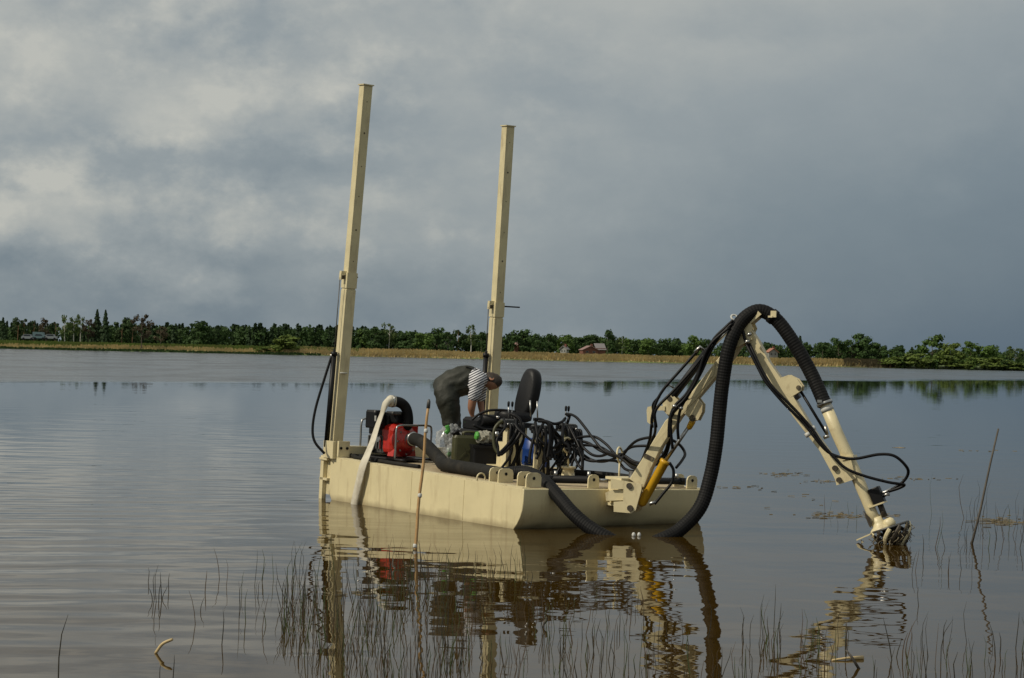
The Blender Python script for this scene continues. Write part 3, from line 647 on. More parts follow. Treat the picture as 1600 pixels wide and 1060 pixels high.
mb = MB(); mb.lathe(Q(.06, .02, .45), e3, [(0, .085), (0, .105), (.025, .105), (.025, .07)], 20); mb.build('outlet_flange', RED, vo)
# outlet elbow
el = catmull([Q(.08, .0, .44), at(637, 664, 24.55), at(637, 648, 24.55), at(633, 636, 24.54), at(624, 629, 24.5), at(610, 627, 24.45)], 8)
mb = MB(); mb.tube(el, .067, 20); mb.build('outlet_elbow', RUBBER, pu)
# engine
mb = MB(); mb.rbox(Q(-.20, 0, .45), EF, (.36, .36, .28), .04); en = mb.build('engine_cowl', BLACK, pu)
mb = MB(); mb.rbox(Q(-.20, -.05, .20), EF, (.30, .30, .24), .03); cr_ = mb.build('crankcase', GREY, pu)
for k in range(5):
    e = MB(); e.box(Q(-.20+.05*(k-2), -.215, .22), EF, (.012, .05, .16)); e.build('cooling_fin', STEEL, cr_)
mb = MB(); mb.rod(Q(-.24, -.20, .14), Q(-.24, -.26, .14), .05, 14); mb.rod(Q(-.12, -.20, .26), Q(-.12, -.25, .26), .035, 12); mb.build('starter_cup', STEEL, cr_)
mb = MB(); c = at(587, 655, 24.55); mb.rbox(c, EF, (.20, .20, .23), .035); ac = mb.build('air_cleaner', BLACK, pu)
mb = MB(); mb.box(at(586.5, 654, 24.42), (Vector((1, 0, 0)), Vector((0, 1, 0)), AZ), (.022, .012, .07)); mb.build('cleaner_label', WHITEP, ac)
mb = MB(); mb.rbox(at(618, 652, 24.62), EF, (.22, .18, .14), .03); mb.build('fuel_tank', BLACK, pu)
mb = MB(); mb.rod(at(612, 646, 24.48), at(627, 646, 24.48), .025, 14); mb.build('muffler', GREY, pu)
# tubular frame
def ft(pts, r=.0135, nm='frame_tube', mt_=None):
    mb = MB(); mb.tube(catmull(pts, 6), r, 10); return mb.build(nm, mt_ or STEEL, pu)
def loop(a, b0, b1, h):
    return [Q(a, b0, .03), Q(a, b0, h*.5), Q(a, b0, h-.06), Q(a, b0+.05*(1 if b1 > b0 else -1), h), Q(a, (b0+b1)/2, h+.005), Q(a, b1-.05*(1 if b1 > b0 else -1), h), Q(a, b1, h-.06), Q(a, b1, h*.5), Q(a, b1, .03)]
ft(loop(.26, -.30, .34, .46)); ft(loop(-.52, -.16, .34, .50))
for b0 in (-.30, .32): ft([Q(-.58, b0, .03), Q(-.1, b0, .03), Q(.45, b0, .03)], .02, 'base_rail', BLACK)
mb = MB(); mb.box(Q(-.08, 0, .035), EF, (.9, .5, .02)); mb.build('base_tray', BLACK, pu)

bl_ = thing('deck_pipe', P(.14, 3.5, .03), 'thin black pipe lying along the deck edge before the pump', 'pipe')
mb = MB(); mb.tube(catmull([P(.20, 4.28, .04), P(.13, 4.0, .03), P(.14, 3.5, .03), P(.16, 3.0, .03), P(.22, 2.6, .03)], 8), .026, 10); mb.build('pipe_body', DUSTY, bl_)
mb = MB(); mb.rod(P(.14, 3.52, .03), P(.14, 3.46, .03), .034, 10); mb.build('pipe_joint', BLACK, bl_)
# ------------------------------------------------------------------ white lay-flat discharge hose
def sideY(px): return hit(px, 740, P(0, 0), U).y
lf = [at(611, 625, 24.43), at(603, 631, 24.36), at(597, 646, 24.34), at(590, 665, 24.3), at(582, 690, 24.2), at(574, 710, sideY(574)+.05), at(567, 728, sideY(567)-.10), at(562, 748, sideY(562)-.13), at(558, 766, sideY(558)-.14), at(554, 786, sideY(554)-.14), at(552, 800, sideY(552)-.14)]
lc = catmull(lf, 6); nl = len(lc)
wd = [(.060, .055), (.056, .040), (.048, .012), (.056, .010), (.066, .010), (.075, .012), (.080, .014), (.078, .016), (.074, .02), (.075, .03), (.075, .03)]
rad = []
for i in range(nl):
    k = i/(nl-1)*(len(wd)-1); j = min(int(k), len(wd)-2); s_ = k-j
    jit = 1+.08*noise.noise(Vector((i*.35, 0, 0)))
    rad.append(((wd[j][0]*(1-s_)+wd[j+1][0]*s_)*jit, (wd[j][1]*(1-s_)+wd[j+1][1]*s_)))
lh = thing('lay_flat_hose', lf[6], 'white flattened discharge hose hanging from the pump over the pontoon side', 'hose')
mb = MB(); mb.tube(lc, rad, 16, flat=(.9, -.4, .3)); mb.build('hose_sleeve', CANVAS, lh)
tg = (el[-1]-el[-4]).normalized()
mb = MB(); mb.lathe(el[-1]-tg*.06, tg, [(0, .068), (0, .074), (.07, .076), (.10, .058)], 18); mb.build('cuff', CANVAS, lh)
mb = MB(); mb.lathe(el[-1]-tg*.04, tg, [(0, .07), (0, .079), (.02, .080), (.02, .07)], 18); mb.build('hose_clip', STEEL, lh)

# ------------------------------------------------------------------ bamboo pole, right stick
p0, p1 = wat(648, 858), at(670, 628, wat(648, 858).y+.25)
bp_ = thing('bamboo_pole', p0, 'thin bamboo pole stuck upright in the water before the pontoon side', 'pole')
dd = (p1-p0); pts = [p0-dd*.08+dd*1.08*i/10+Vector((.006*math.sin(i*1.3), 0, 0)) for i in range(11)]
mb = MB(); mb.tube(pts, [.0165-.0003*i for i in range(11)], 8); mb.build('cane', BAMBOO, bp_)
for k in (.36, .80, .02):
    c = p0+dd*k; e = MB(); e.lathe(c-dd.normalized()*.02, dd, [(0, .017), (.01, .021), (.03, .021), (.04, .017)], 10); e.build('joint_tape', WHITEP, bp_)
mb = MB(); mb.lathe(p0+dd*.955, dd, [(0, .019), (.07, .018), (.09, .009)], 10); mb.build('tip_sleeve', GREY, bp_)
p0 = wat(1518, 850); p1 = at(1560, 670, p0.y+.1); dd = p1-p0
mb = MB(); mb.tube([p0-dd*.1, p0+dd*.3+Vector((.01, 0, 0)), p0+dd*.7, p1], [.014, .013, .011, .010], 7)
tag(mb.build('leaning_stick', STICK, None, p0), 'bare dark stick leaning out of the water near the right edge', 'stick')
p0 = wat(243, 1021); p1 = at(270, 999, p0.y-.02)
mb = MB(); mb.tube(catmull([p0, p0.lerp(p1, .5)+Vector((-.01, 0, .015)), p1], 5), [.010]*10+[.008], 7)
tag(mb.build('reed_stalk', PALEWOOD, None, p0), 'short pale broken stalk poking from the water at lower left', 'stalk')
p0 = wat(1300, 1033); p1 = wat(1348, 1030)
mb = MB(); mb.tube([p0+AZ*.005, p0.lerp(p1, .5)+AZ*.012, p1+AZ*.008], [.006, .009, .016], 7)
tag(mb.build('floating_stick', PALEWOOD, None, p0), 'pale stick floating flat near the lower right edge', 'stick')
p0 = wat(1345, 1045); p1 = at(1322, 1016, p0.y); mb = MB(); mb.tube([p0-AZ*.02, p0.lerp(p1, .6), p1], [.010, .009, .005], 7)
tag(mb.build('dark_twig', STICK, None, p0), 'dark twig slanting across the pale floating stick', 'twig')
p0 = wat(848, 980); mb = MB(); mb.tube(catmull([p0, p0+Vector((.01, 0, .03)), p0+Vector((.025, 0, .05)), p0+Vector((.022, 0, .075))], 4), [.006]*4+[.012]*4+[.008]*4+[.003], 6)
tag(mb.build('curled_leaf', STICK, None, p0), 'small curled dark leaf standing out of the reflections below the pontoon', 'leaf')

# ------------------------------------------------------------------ deck equipment
# jerrycan
c = P(.92, 2.68, .02); ja = thing('jerrycan', c, 'olive green metal jerrycan standing behind the suction hose', 'jerrycan')
j1 = (U*.92-V*.38).normalized(); j2 = Wn.cross(j1); JF = (j1, j2, Wn)
mb = MB(); mb.rbox(c+Wn*.20, JF, (.34, .18, .40), .045); jb = mb.build('can_body', OLIVE, ja)
for s_ in (1, -1):
    mb = MB(); mb.box(c+Wn*.2-j2*.092, ((j1+Wn*s_).normalized(), j2, (Wn-j1*s_).normalized()), (.30, .008, .02)); mb.build('pressed_rib', OLIVE, jb)
for k in (-.05, .0, .05):
    mb = MB(); mb.tube(catmull([c+j1*-.04+j2*k+Wn*.39, c+j1*-.03+j2*k+Wn*.44, c+j1*.12+j2*k+Wn*.44, c+j1*.14+j2*k+Wn*.39], 4), .010, 8); mb.build('carry_handle', OLIVE, ja)
mb = MB(); q = (Wn*.8-j1*.5).normalized(); mb.lathe(c-j1*.11+Wn*.38, q, [(0, .045), (.05, .045), (.06, .055), (.075, .05)], 14); mb.build('spout_cap', BLACK, ja)
# black box with a white sack on it
c = P(1.02, 2.42, .02); bx_ = thing('black_crate', c, 'black plastic crate on deck right of the jerrycan', 'crate')
mb = MB(); mb.rbox(c+Wn*.15, JF, (.30, .28, .30), .02); mb.build('crate_body', BLACK, bx_)
mb = MB(); mb.box(c+Wn*.285, JF, (.325, .305, .03)); mb.build('crate_rim', BLACK, bx_)
def crumple(c, ax, sz, material, name, parent=None, amp=.25, f=6.0, seg=26):
    mb = MB(); vs = []; fs = []; ns, nr = seg, seg//2
    for i in range(nr+1):
        th = math.pi*i/nr
        for k in range(ns):
            ph = 2*math.pi*k/ns; d = Vector((math.sin(th)*math.cos(ph), math.sin(th)*math.sin(ph), math.cos(th)))
            n_ = noise.fractal(d*f*.35+c*3, 1.0, 2.0, 4); rr_ = 1+amp*n_+amp*.5*abs(noise.noise(d*f+c))
            z = d.z*rr_; z = max(z, -.8)
            vs.append(c+ax[0]*d.x*rr_*sz[0]/2+ax[1]*d.y*rr_*sz[1]/2+ax[2]*z*sz[2]/2)
    fs = [[i*ns+k, i*ns+(k+1) % ns, (i+1)*ns+(k+1) % ns, (i+1)*ns+k] for i in range(nr) for k in range(ns)]
    mb.add(vs, fs, False); return mb.build(name, material, parent, c)
c2 = c+Wn*.40; sk = thing('white_sack', c+Wn*.32, 'crumpled white and green sack lying on the black crate', 'sack')
crumple(c2-Wn*.01, JF, (.21, .18, .17), SACKM, 'sack_body', sk, .3, 8)
crumple(c2-j1*.10+Wn*.01-j2*.03, JF, (.06, .10, .11), GREENP, 'green_print', sk, .3, 8, 16)
c = P(.98, 3.08, .02); bag = thing('plastic_bag', c, 'clear plastic bag with green handles in front of the bending person', 'bag')
crumple(c+Wn*.22, JF, (.46, .30, .50), BAG, 'bag_film', bag, .30, 7, 40)
for (dx, h0, h1, l_) in ((-.12, .40, .50, .05), (.13, .34, .56, .06), (-.08, .12, .22, .05)):
    mb = MB(); a = c+j1*dx-j2*.12; mb.tube(catmull([a+Wn*h0, a+Wn*(h0+.4*(h1-h0))+j1*.03, a+Wn*h1+j1*.01], 4), [(.028, .006)]*9, 6, flat=j1); mb.build('green_handle', GREENP, bag)
crumple(c+j1*.12+Wn*.07-j2*.14, JF, (.20, .12, .13), SACKM, 'white_wrapping', bag, .3, 8, 18)

# blue drum
c = P(1.62, 2.16, .02); dr = thing('blue_drum', c, 'blue plastic drum under the operator seat', 'drum')
mb = MB(); mb.lathe(c, Wn, [(0, .15), (.02, .17), (.10, .17), (.115, .178), (.13, .17), (.26, .17), (.275, .178), (.29, .17), (.38, .17), (.41, .14), (.41, .05)], 28); mb.build('drum_body', BLUE, dr)
mb = MB(); mb.lathe(c+Wn*.405+U*.07, Wn, [(0, .03), (.03, .03)], 12); mb.build('drum_bung', BLACK, dr)
# seat
c = P(1.70, 2.45, .02); seat = thing('operator_seat', c, 'tall black padded operator seat above the blue drum', 'seat')
sU = -U
def pad(o, ax, w, h, th, name, mt_, par, nseg=12):
    ring = []
    mb = MB(); vs = []; fs = []; a, b_, d_ = ax
    lay = [(-.5, .80), (-.38, .96), (-.15, 1.0), (.15, 1.0), (.38, .96), (.5, .80)]
    pr_ = []
    for k in range(28):
        t_ = 2*math.pi*k/28; ex = 2/2.5
        x = math.copysign(abs(math.cos(t_))**ex, math.cos(t_))*w/2; y = math.copysign(abs(math.sin(t_))**ex, math.sin(t_))*h/2
        pr_.append((x*(1-.12*(y/h+.5)), y))
    for (z, sc) in lay:
        for (x, y) in pr_: vs.append(o+a*x*sc+b_*y*sc+d_*(z*th+.05*(y/h)**2*1.0))
    n_ = 28
    fs = [[i*n_+k, i*n_+(k+1) % n_, (i+1)*n_+(k+1) % n_, (i+1)*n_+k] for i in range(5) for k in range(n_)]
    fs += [list(range(n_))[::-1], [5*n_+k for k in range(n_)]]
    mb.add(vs, fs, True); return mb.build(name, mt_, par)
pb0 = at(818, 648, c.y); pb1 = at(835, 578, c.y)
by = (pb1-pb0).normalized(); bz = (sU-by*sU.dot(by)).normalized(); bxv = by.cross(bz)
pad((pb0+pb1)/2+by*-.02, (bxv, by, bz), .37, (pb1-pb0).length+.06, .15, 'backrest', VINYL, seat)
sc_ = pb0+sU*.16-Wn*.03
pad(sc_, (V, sU, Wn), .44, .46, .13, 'seat_cushion', VINYL, seat)
mb = MB(); mb.box(sc_-Wn*.10+U*.05, UVW, (.34, .34, .06)); mb.build('seat_rail', BLACK, seat)
hgt = (sc_-Wn*.13-c).dot(Wn)
mb = MB(); mb.box(c+Wn*hgt/2-U*.1+V*.05, UVW, (.12, .12, hgt)); mb.box(c+Wn*.01-U*.1+V*.05, UVW, (.3, .3, .02)); mb.build('pedestal', PAINT, seat)
# low cream box under the controls
c = P(1.22, 1.98, .012); cb = thing('steel_box_frame', c, 'cream steel box frame standing under the control levers', 'frame')
mb = MB(); mb.box(c+Wn*.05, UVW, (.55, .5, .08)); mb.build('base_plinth', PAINT, cb)
mb = MB(); mb.box(c+Wn*.23+V*.1-U*.06, UVW, (.20, .22, .28)); mb.build('base_box', PAINT, cb)
mb = MB(); mb.box(c+Wn*.12-V*.02-U*.06, UVW, (.22, .02, .02)); mb.build('base_handle', PAINT, cb)

# control stands with valve blocks and levers
def stand(u, v, h, label, levers, hoses, lean=0.0, mt_=PAINT):
    c = P(u, v, .012)
    o = thing('control_stand', c, label, 'control stand', 'hydraulic control stands on deck')
    tp = c+Wn*h+U*lean
    mb = MB(); mb.prism([c-U*.055, c+U*.055, tp+U*.05, tp-U*.05], V, .09); mb.build('post', mt_, o)
    mb = MB(); mb.box(c+Wn*.006, UVW, (.2, .2, .012)); mb.build('foot_plate', mt_, o)
    mb = MB(); mb.rbox(tp+Wn*.04, UVW, (.20, .14, .10), .015); vb = mb.build('valve_block', GREY, o)
    for k in range(4):
        e = MB(); q = tp+U*(-.075+.05*k)-V*.075+Wn*.03; e.rod(q, q-V*.035, .018, 8); e.build('valve_port', STEEL, vb)
    e = MB(); e.rod(tp-U*.10+Wn*.05, tp-U*.15+Wn*.05, .028, 12); e.rod(tp+U*.10+Wn*.05, tp+U*.14+Wn*.05, .028, 12); e.build('valve_cap', BLACK, vb)
    for (du, hl, tl) in levers:
        q = tp+U*du+Wn*.09; top = q+Wn*hl+U*tl
        e = MB(); e.rod(q, top, .0055, 6); lv = e.build('lever', STEEL, o)
        e = MB(); e.lathe(top-Wn*.01, Wn, [(0, .010), (.01, .014), (.05, .016), (.065, .009)], 10); e.build('knob', BLACK, lv)
    for k in range(hoses):
        s_ = -.09+.18*k/max(1, hoses-1); rnd = random.uniform
        a = tp+U*s_-V*.10+Wn*.02
        pts = [a, a-V*.07+Wn*rnd(-.02, .03), a-V*.10-Wn*(.12+rnd(0, .06))+U*rnd(-.03, .05), a-V*rnd(.03, .10)-Wn*(h*.6)+U*rnd(-.08, .10), c+U*(s_*1.5+rnd(-.1, .1))-V*rnd(.05, .16)+Wn*.03]
        e = MB(); e.tube(catmull(pts, 6), .0155, 8); e.build('hydraulic_hose', HOSEM, o)
    return tp
t1 = stand(1.00, 1.86, .57, 'left control stand with two black knobbed levers beside the black engine', [(-.015, .16, -.01), (.03, .16, 0)], 6)
t2 = stand(1.16, 1.42, .53, 'middle control stand with bare silver levers in front of the seat', [], 7)
for (du, tl) in ((-.06, -.03), (.05, 0.0)):
    pass
t3 = stand(1.60, 1.56, .55, 'right control stand with two black knobbed levers behind the hose ring', [(-.03, .16, 0), (.01, .16, 0)], 6, lean=.04, mt_=OLIVE)
st2 = [o for o in col.objects if o.name.startswith('control_stand') and 'middle' in o['label']][0]
for (x, y0, y1) in ((412, 160, 40), (490, 190, 50)):
    q = hp(Z6, [(x+5, y0+60), (x, y1)], t2.y); e = MB(); e.rod(q[0], q[1], .009, 8); e.build('lever', STEEL, st2)
st1 = [o for o in col.objects if o.name.startswith('control_stand') and 'left' in o['label']][0]
st3 = [o for o in col.objects if o.name.startswith('control_stand') and 'right control' in o['label']][0]
hose(Z6, [(200, 190), (270, 230), (320, 330), (290, 440), (200, 540), (120, 610), (60, 650)], (22.85, 22.6), .02, st1)
hose(Z6, [(220, 200), (255, 260), (270, 350), (230, 450), (150, 550), (80, 620)], (22.85, 22.6), .02, st1)
hose(Z6, [(230, 200), (300, 260), (310, 380), (240, 500), (150, 590), (90, 640)], (22.8, 22.6), .02, st1)
q = hose(Z6, [(110, 270), (60, 300), (20, 360), (8, 450), (20, 560), (60, 630)], (22.8, 22.7), .02, st1, 'fuel_hose', OLIVE); q['label'] = 'olive yellow hose looping beside the left control stand'
hose(Z6, [(450, 250), (550, 260), (640, 330), (700, 400), (760, 470), (800, 490)], (22.5, 22.7), .02, st2)
hose(Z6, [(470, 260), (580, 270), (680, 300), (760, 280), (800, 240)], (22.5, 22.9), .018, st2)
hose(Z6, [(500, 270), (610, 290), (630, 420), (620, 560), (600, 680)], (22.5, 22.4), .018, st2)
hose(Z6, [(540, 270), (650, 320), (660, 450), (645, 580), (660, 680)], (22.5, 22.5), .018, st2)
hose(Z6, [(580, 330), (590, 480), (570, 620), (590, 720)], (22.45, 22.4), .018, st2)
hose(Z6, [(440, 360), (460, 420), (430, 540), (410, 640), (405, 740)], (22.4, 22.3), .018, st2)
hose(Z6, [(600, 640), (660, 630), (720, 620), (770, 560), (800, 500)], (22.5, 22.6), .017, st2)
hose(Z6, [(820, 300), (840, 240), (845, 200), (800, 190)], (22.9, 22.95), .018, st3)
hose(Z6, [(760, 430), (800, 330), (830, 440), (820, 480)], (22.9, 22.75), .016, st3)
hose(Z6, [(740, 480), (700, 560), (710, 660), (720, 740)], (22.9, 22.7), .03, st3)
hose(Z6, [(770, 480), (740, 580), (760, 660), (720, 760)], (22.9, 22.7), .026, st3)
hose(Z6, [(720, 600), (800, 690), (850, 620), (880, 520)], (22.8, 22.6), .018, st3)
hose(Z6, [(860, 540), (900, 600), (910, 680), (950, 760), (985, 800)], (22.6, 22.4), .016, st3)
hose(Z6, [(940, 560), (970, 640), (985, 700), (990, 790)], (22.5, 22.4), .016, st3)
hose(Z6, [(900, 560), (920, 640), (880, 720), (870, 760)], (22.6, 22.5), .016, st3)

rh = random.Random(21)
for (sx0, sy0, sx1, sy1, st_) in ((120, 240, 60, 660, st1), (260, 250, 480, 640, st1), (470, 280, 690, 700, st2), (560, 290, 480, 690, st2), (730, 320, 640, 700, st3), (780, 300, 860, 640, st3)):
    mxx = (sx0+sx1)/2+rh.uniform(-60, 60); mdy = sy0+(sy1-sy0)*rh.uniform(.4, .6)
    hose(Z6, [(sx0, sy0), (sx0+rh.uniform(-50, 60), sy0+90), (mxx, mdy), (sx1+rh.uniform(-40, 40), sy1-100), (sx1, sy1)], (22.75, 22.55, 22.5), rh.uniform(.014, .02), st_)
# rings that gather the hoses
c = P(1.40, 1.15, .012); hg = thing('hose_guide_ring', c, 'cream hose guide ring on a conical pedestal beside the right control stand', 'hose guide', 'hose guide rings')
mb = MB(); mb.lathe(c, Wn, [(0, .10), (.03, .10), (.03, .085), (.13, .065), (.13, .09), (.155, .09), (.155, .02)], 20); mb.build('pedestal', PAINT, hg)
mb = MB(); rc = at(887, 696, c.y-.05); mb.rod(c+Wn*.15, rc-AZ*.08, .013, 10); mb.build('rod', PAINT, hg)
mb = MB(); mb.torus(rc, Vector((.75, -.6, .1)), .088, .013, 28, 8); mb.build('ring', PAINT, hg)
c = P(1.52, .30, .012); hg = thing('hose_guide_ring', c, 'smaller cream hose guide ring on a thin rod behind the arm bracket', 'hose guide', 'hose guide rings')
rc = at(968.5, 711, c.y-.02); mb = MB(); mb.rod(c, rc-AZ*.08, .012, 10); mb.box(c, UVW, (.12, .12, .012)); mb.build('rod', PAINT, hg)
mb = MB(); mb.torus(rc, Vector((.9, -.4, .1)), .085, .012, 28, 8); mb.build('ring', PAINT, hg)

# deck slew cylinders, each a black ram lying flat
def ram(a, b_, r, label, nm='slew_cylinder'):
    o = thing(nm, a.lerp(b_, .5), label, 'hydraulic cylinder', 'slew cylinders lying on deck'); d_ = (b_-a); l_ = d_.length; d_.normalize()
    mb = MB(); mb.lathe(a, d_, [(0, r*.5), (0, r), (l_*.7, r), (l_*.7, r*1.15), (l_*.76, r*1.15), (l_*.76, r*.4)], 16); bl = mb.build('barrel', BLACK, o)
    mb = MB(); mb.rod(a+d_*l_*.74, b_, r*.42, 10); mb.build('piston_rod', STEEL, o)
    for q in (a, b_):
        mb = MB(); mb.lathe(q-Wn*.04, Wn, [(0, .05), (.08, .05)], 14); mb.build('eye', BLACK, o)
    mb = MB(); q = a+d_*l_*.1; mb.rod(q+Wn*r*.5, q+Wn*(r+.05), .02, 8); q = a+d_*l_*.62; mb.rod(q+Wn*r*.5, q+Wn*(r+.05), .02, 8); mb.build('port', STEEL, o)
ram(P(.62, .42, .075), P(1.28, .10, .09), .045, 'black hydraulic ram lying on the bow deck left of the arm bracket')
ram(P(2.36, .20, .08), P(1.50, .12, .09), .04, 'black hydraulic ram lying on the bow deck right of the arm bracket')
c = P(1.9, 1.3, .06); rl = thing('rolled_hose', c, 'dark coiled hose length lying on deck behind the hose rings', 'hose')
mb = MB(); mb.tube(catmull([P(1.55, 1.7, .05), P(1.8, 1.35, .06), P(2.0, .95, .06), P(2.05, .5, .05)], 8), .05, 12); mb.build('hose_body', DUSTY, rl)

# black engine block of the hydraulic pack
c = P(1.32, 2.80, .02); pk = thing('power_pack', c, 'black diesel power pack under the bending person\'s hands', 'engine')
mb = MB(); mb.rbox(c+Wn*.30, UVW, (.62, .50, .34), .05); mb.build('engine_block', BLACK, pk)
mb = MB(); mb.rbox(c+Wn*.54, UVW, (.56, .42, .16), .05); mb.build('engine_cowl', VINYL, pk)
mb = MB(); mb.rod(c+Wn*.60-U*.25-V*.2, c+Wn*.60+U*.2-V*.24, .07, 16); mb.build('air_filter', BLACK, pk)
for k in range(4):
    mb = MB(); mb.box(c+Wn*(.30+.05*k)-V*.255, UVW, (.5, .012, .018)); mb.build('cowl_slat', GREY, pk)
mb = MB(); mb.box(c+Wn*.06, UVW, (.7, .56, .08)); mb.build('bed_frame', BLACK, pk)
mb = MB(); mb.tube(catmull(hp(Z2, [(470, 560), (520, 520), (600, 490), (700, 487), (800, 500)], 23.75), 8), .016, 8); mb.build('throttle_hose', HOSEM, pk)
mb = MB(); mb.tube(catmull(hp(Z2, [(480, 600), (560, 630), (640, 635), (700, 640)], 23.7), 8), .02, 8); mb.build('fuel_line', HOSEM, pk)
mb = MB(); q = hp(Z2, [(664, 550), (655, 690)], 23.6); mb.rod(q[0], q[0]+AZ*.03, .022, 10); mb.rod(q[1], q[1]+AZ*.07, .03, 10); mb.build('filler_cap', STEEL, pk)

# ------------------------------------------------------------------ person bending over the engine
YP = P(1.3, 3.55).y
def pz(x, y, dy=0.0): return at(640+x/4.819, 540+y/4.819, YP+dy)
pe = thing('person', Vector((pz(325, 800).x, YP, P(1.3, 3.55).z)), 'person in dark olive waders and striped shirt bending over the engine', 'person')
def skin(name, chains, root_i, material, parent, sub=2, join=None):
    """chains: list of lists of (point, radius); first point of a chain may be an int index of an existing vertex"""
    vs = []; es = []; rs = []
    for ch in chains:
        prev = None
        for it in ch:
            if isinstance(it, int): prev = it; continue
            vs.append(it[0]); rs.append(it[1]); i = len(vs)-1
            if prev is not None: es.append((prev, i))
            prev = i
    o0 = parent.location
    me = bpy.data.meshes.new(name+'_skeleton'); me.from_pydata([tuple(v-o0) for v in vs], es, [])
    ob = bpy.data.objects.new(name+'_skeleton', me); col.objects.link(ob)
    md = ob.modifiers.new('skin', 'SKIN'); md.use_smooth_shade = True; md.branch_smoothing = .6
    for i, sv in enumerate(me.skin_vertices[0].data):
        r_ = rs[i]; sv.radius = r_ if isinstance(r_, tuple) else (r_, r_); sv.use_root = (i == root_i)
    ss = ob.modifiers.new('sub', 'SUBSURF'); ss.levels = sub; ss.render_levels = sub
    dg = bpy.context.evaluated_depsgraph_get(); dg.update()
    nm = bpy.data.meshes.new_from_object(ob.evaluated_get(dg)); nm.name = name
    bpy.data.objects.remove(ob)
    if join:
        bm = bmesh.new(); bm.from_mesh(nm)
        jm = bpy.data.meshes.new('j'); jm.from_pydata([tuple(v-o0) for v in join.v], [], join.f); bm.from_mesh(jm)
        bm.to_mesh(nm); bm.free(); bpy.data.meshes.remove(jm)
    for p in nm.polygons: p.use_smooth = True
    nm.materials.clear(); nm.materials.append(material)
    r = bpy.data.objects.new(name, nm); col.objects.link(r); r.parent = parent; return r
hc_ = pz(622, 270)                                     # head centre
hu = (pz(648, 228)-pz(590, 300)).normalized()          # crown direction (down-right tilted head)
hu = Vector((.86, 0, -.10)).normalized(); hf = Vector((-.18, -.25, -.95)); hf = (hf-hu*hf.dot(hu)).normalized(); hs = hu.cross(hf)
head = MB(); vs = []; NS, NR = 24, 16
for i in range(NR+1):
    th = math.pi*i/NR
    for k in range(NS):
        ph = 2*math.pi*k/NS; x, y, z = math.sin(th)*math.cos(ph), math.sin(th)*math.sin(ph), math.cos(th)   # x face, y side, z crown
        r = 1.0
        rx, ry, rz = .104, .080, .122
        if z < 0: ry *= 1+.30*z; rx *= 1+.12*z                      # jaw narrows
        bump = 0
        if x > 0: 
            bump += .026*math.exp(-((y*.076)**2/.00022+(z*.118+.018)**2/.0005))       # nose
            bump -= .010*(math.exp(-((y*.076-.032)**2/.0003+(z*.118-.012)**2/.0002))+math.exp(-((y*.076+.032)**2/.0003+(z*.118-.012)**2/.0002)))   # eye sockets
            bump += .008*math.exp(-((z*.118-.032)**2/.0002))                             # brow
            bump += .006*math.exp(-((y*.076)**2/.0006+(z*.118+.058)**2/.0001))          # lips
            bump += .008*math.exp(-((y*.076)**2/.0006+(z*.118+.095)**2/.0003))          # chin
        vs.append(hc_+hf*(x*rx+bump)+hs*(y*ry)+hu*(z*rz))
head.add(vs, [[i*NS+k, i*NS+(k+1) % NS, (i+1)*NS+(k+1) % NS, (i+1)*NS+k] for i in range(NR) for k in range(NS)], True)
for s_ in (1, -1):
    head.lathe(hc_+hs*s_*.070-hf*.012-hu*.01, (hs*s_-hf*.5), [(0, .030), (.012, .034), (.02, .028), (.014, .012)], 12)
hip = pz(262, 330)
dS = .105
def leg(s_): return [(pz(285, 405, s_*dS), .10), (pz(306, 490, s_*dS), .080), (pz(318+10*s_, 580, s_*dS), .060), (pz(322+14*s_, 690, s_*dS), .050), (pz(322, 780, s_*dS), .042), (pz(325, 826, s_*dS), .035), (pz(385, 844, s_*dS*1.2), .024)]
def hand(w, fwd, dn, s_):
    """palm and five fingers reaching down onto the engine"""
    side = fwd.cross(dn).normalized(); pal = w+dn*.07
    ch = [[(pal, (.022, .038)), (pal+dn*.03, (.018, .036))]]
    fs_ = []
    for k, (o_, ln) in enumerate(((-.030, .075), (-.010, .088), (.010, .082), (.029, .064))):
        a = pal+dn*.035+side*o_
        fs_.append([(a, .0095), (a+dn*ln*.45+fwd*.012, .009), (a+dn*ln*.8+fwd*.035, .008), (a+dn*ln+fwd*.055, .007)])
    th_ = [(w+dn*.03+fwd*.02+side*-.02*s_, .013), (w+dn*.055+fwd*.05+side*-.03*s_, .011), (w+dn*.085+fwd*.065+side*-.03*s_, .009)]
    return ch, fs_, th_
chains = [[(hip, .13), (pz(345, 290), .13), (pz(430, 270), .13), (pz(500, 260), .105), (pz(545, 262), .065), (pz(590, 268), .06)]]
chains.append([0]+leg(-1)); chains.append([0]+leg(1))
nxt = 6+14
armF = [(pz(505, 285, -.17), .072), (pz(478, 395, -.22), .062), (pz(465, 470, -.20), .056), (pz(470, 520, -.17), .032)]
armB = [(pz(520, 290, .17), .068), (pz(530, 400, .20), .052), (pz(540, 470, .18), .045), (pz(545, 520, .15), .032)]
chains.append([3]+armF); iF = nxt+3; nxt += 4
chains.append([3]+armB); iB = nxt+3; nxt += 4
for (iw, w, s_) in ((iF, armF[3][0], -1), (iB, armB[3][0], 1)):
    dn = Vector((.35, .05, -.93)).normalized(); fv = Vector((.9, .1, .3)); fv = (fv-dn*fv.dot(dn)).normalized()
    ch, fs_, th_ = hand(w, fv, dn, s_)
    chains.append([iw]+ch[0]); ip = nxt+1; nxt += 2
    for f_ in fs_: chains.append([ip]+f_); nxt += 4
    chains.append([nxt-18]+th_); nxt += 3
body = skin('body', chains, 0, SKIN, pe, 2, head)
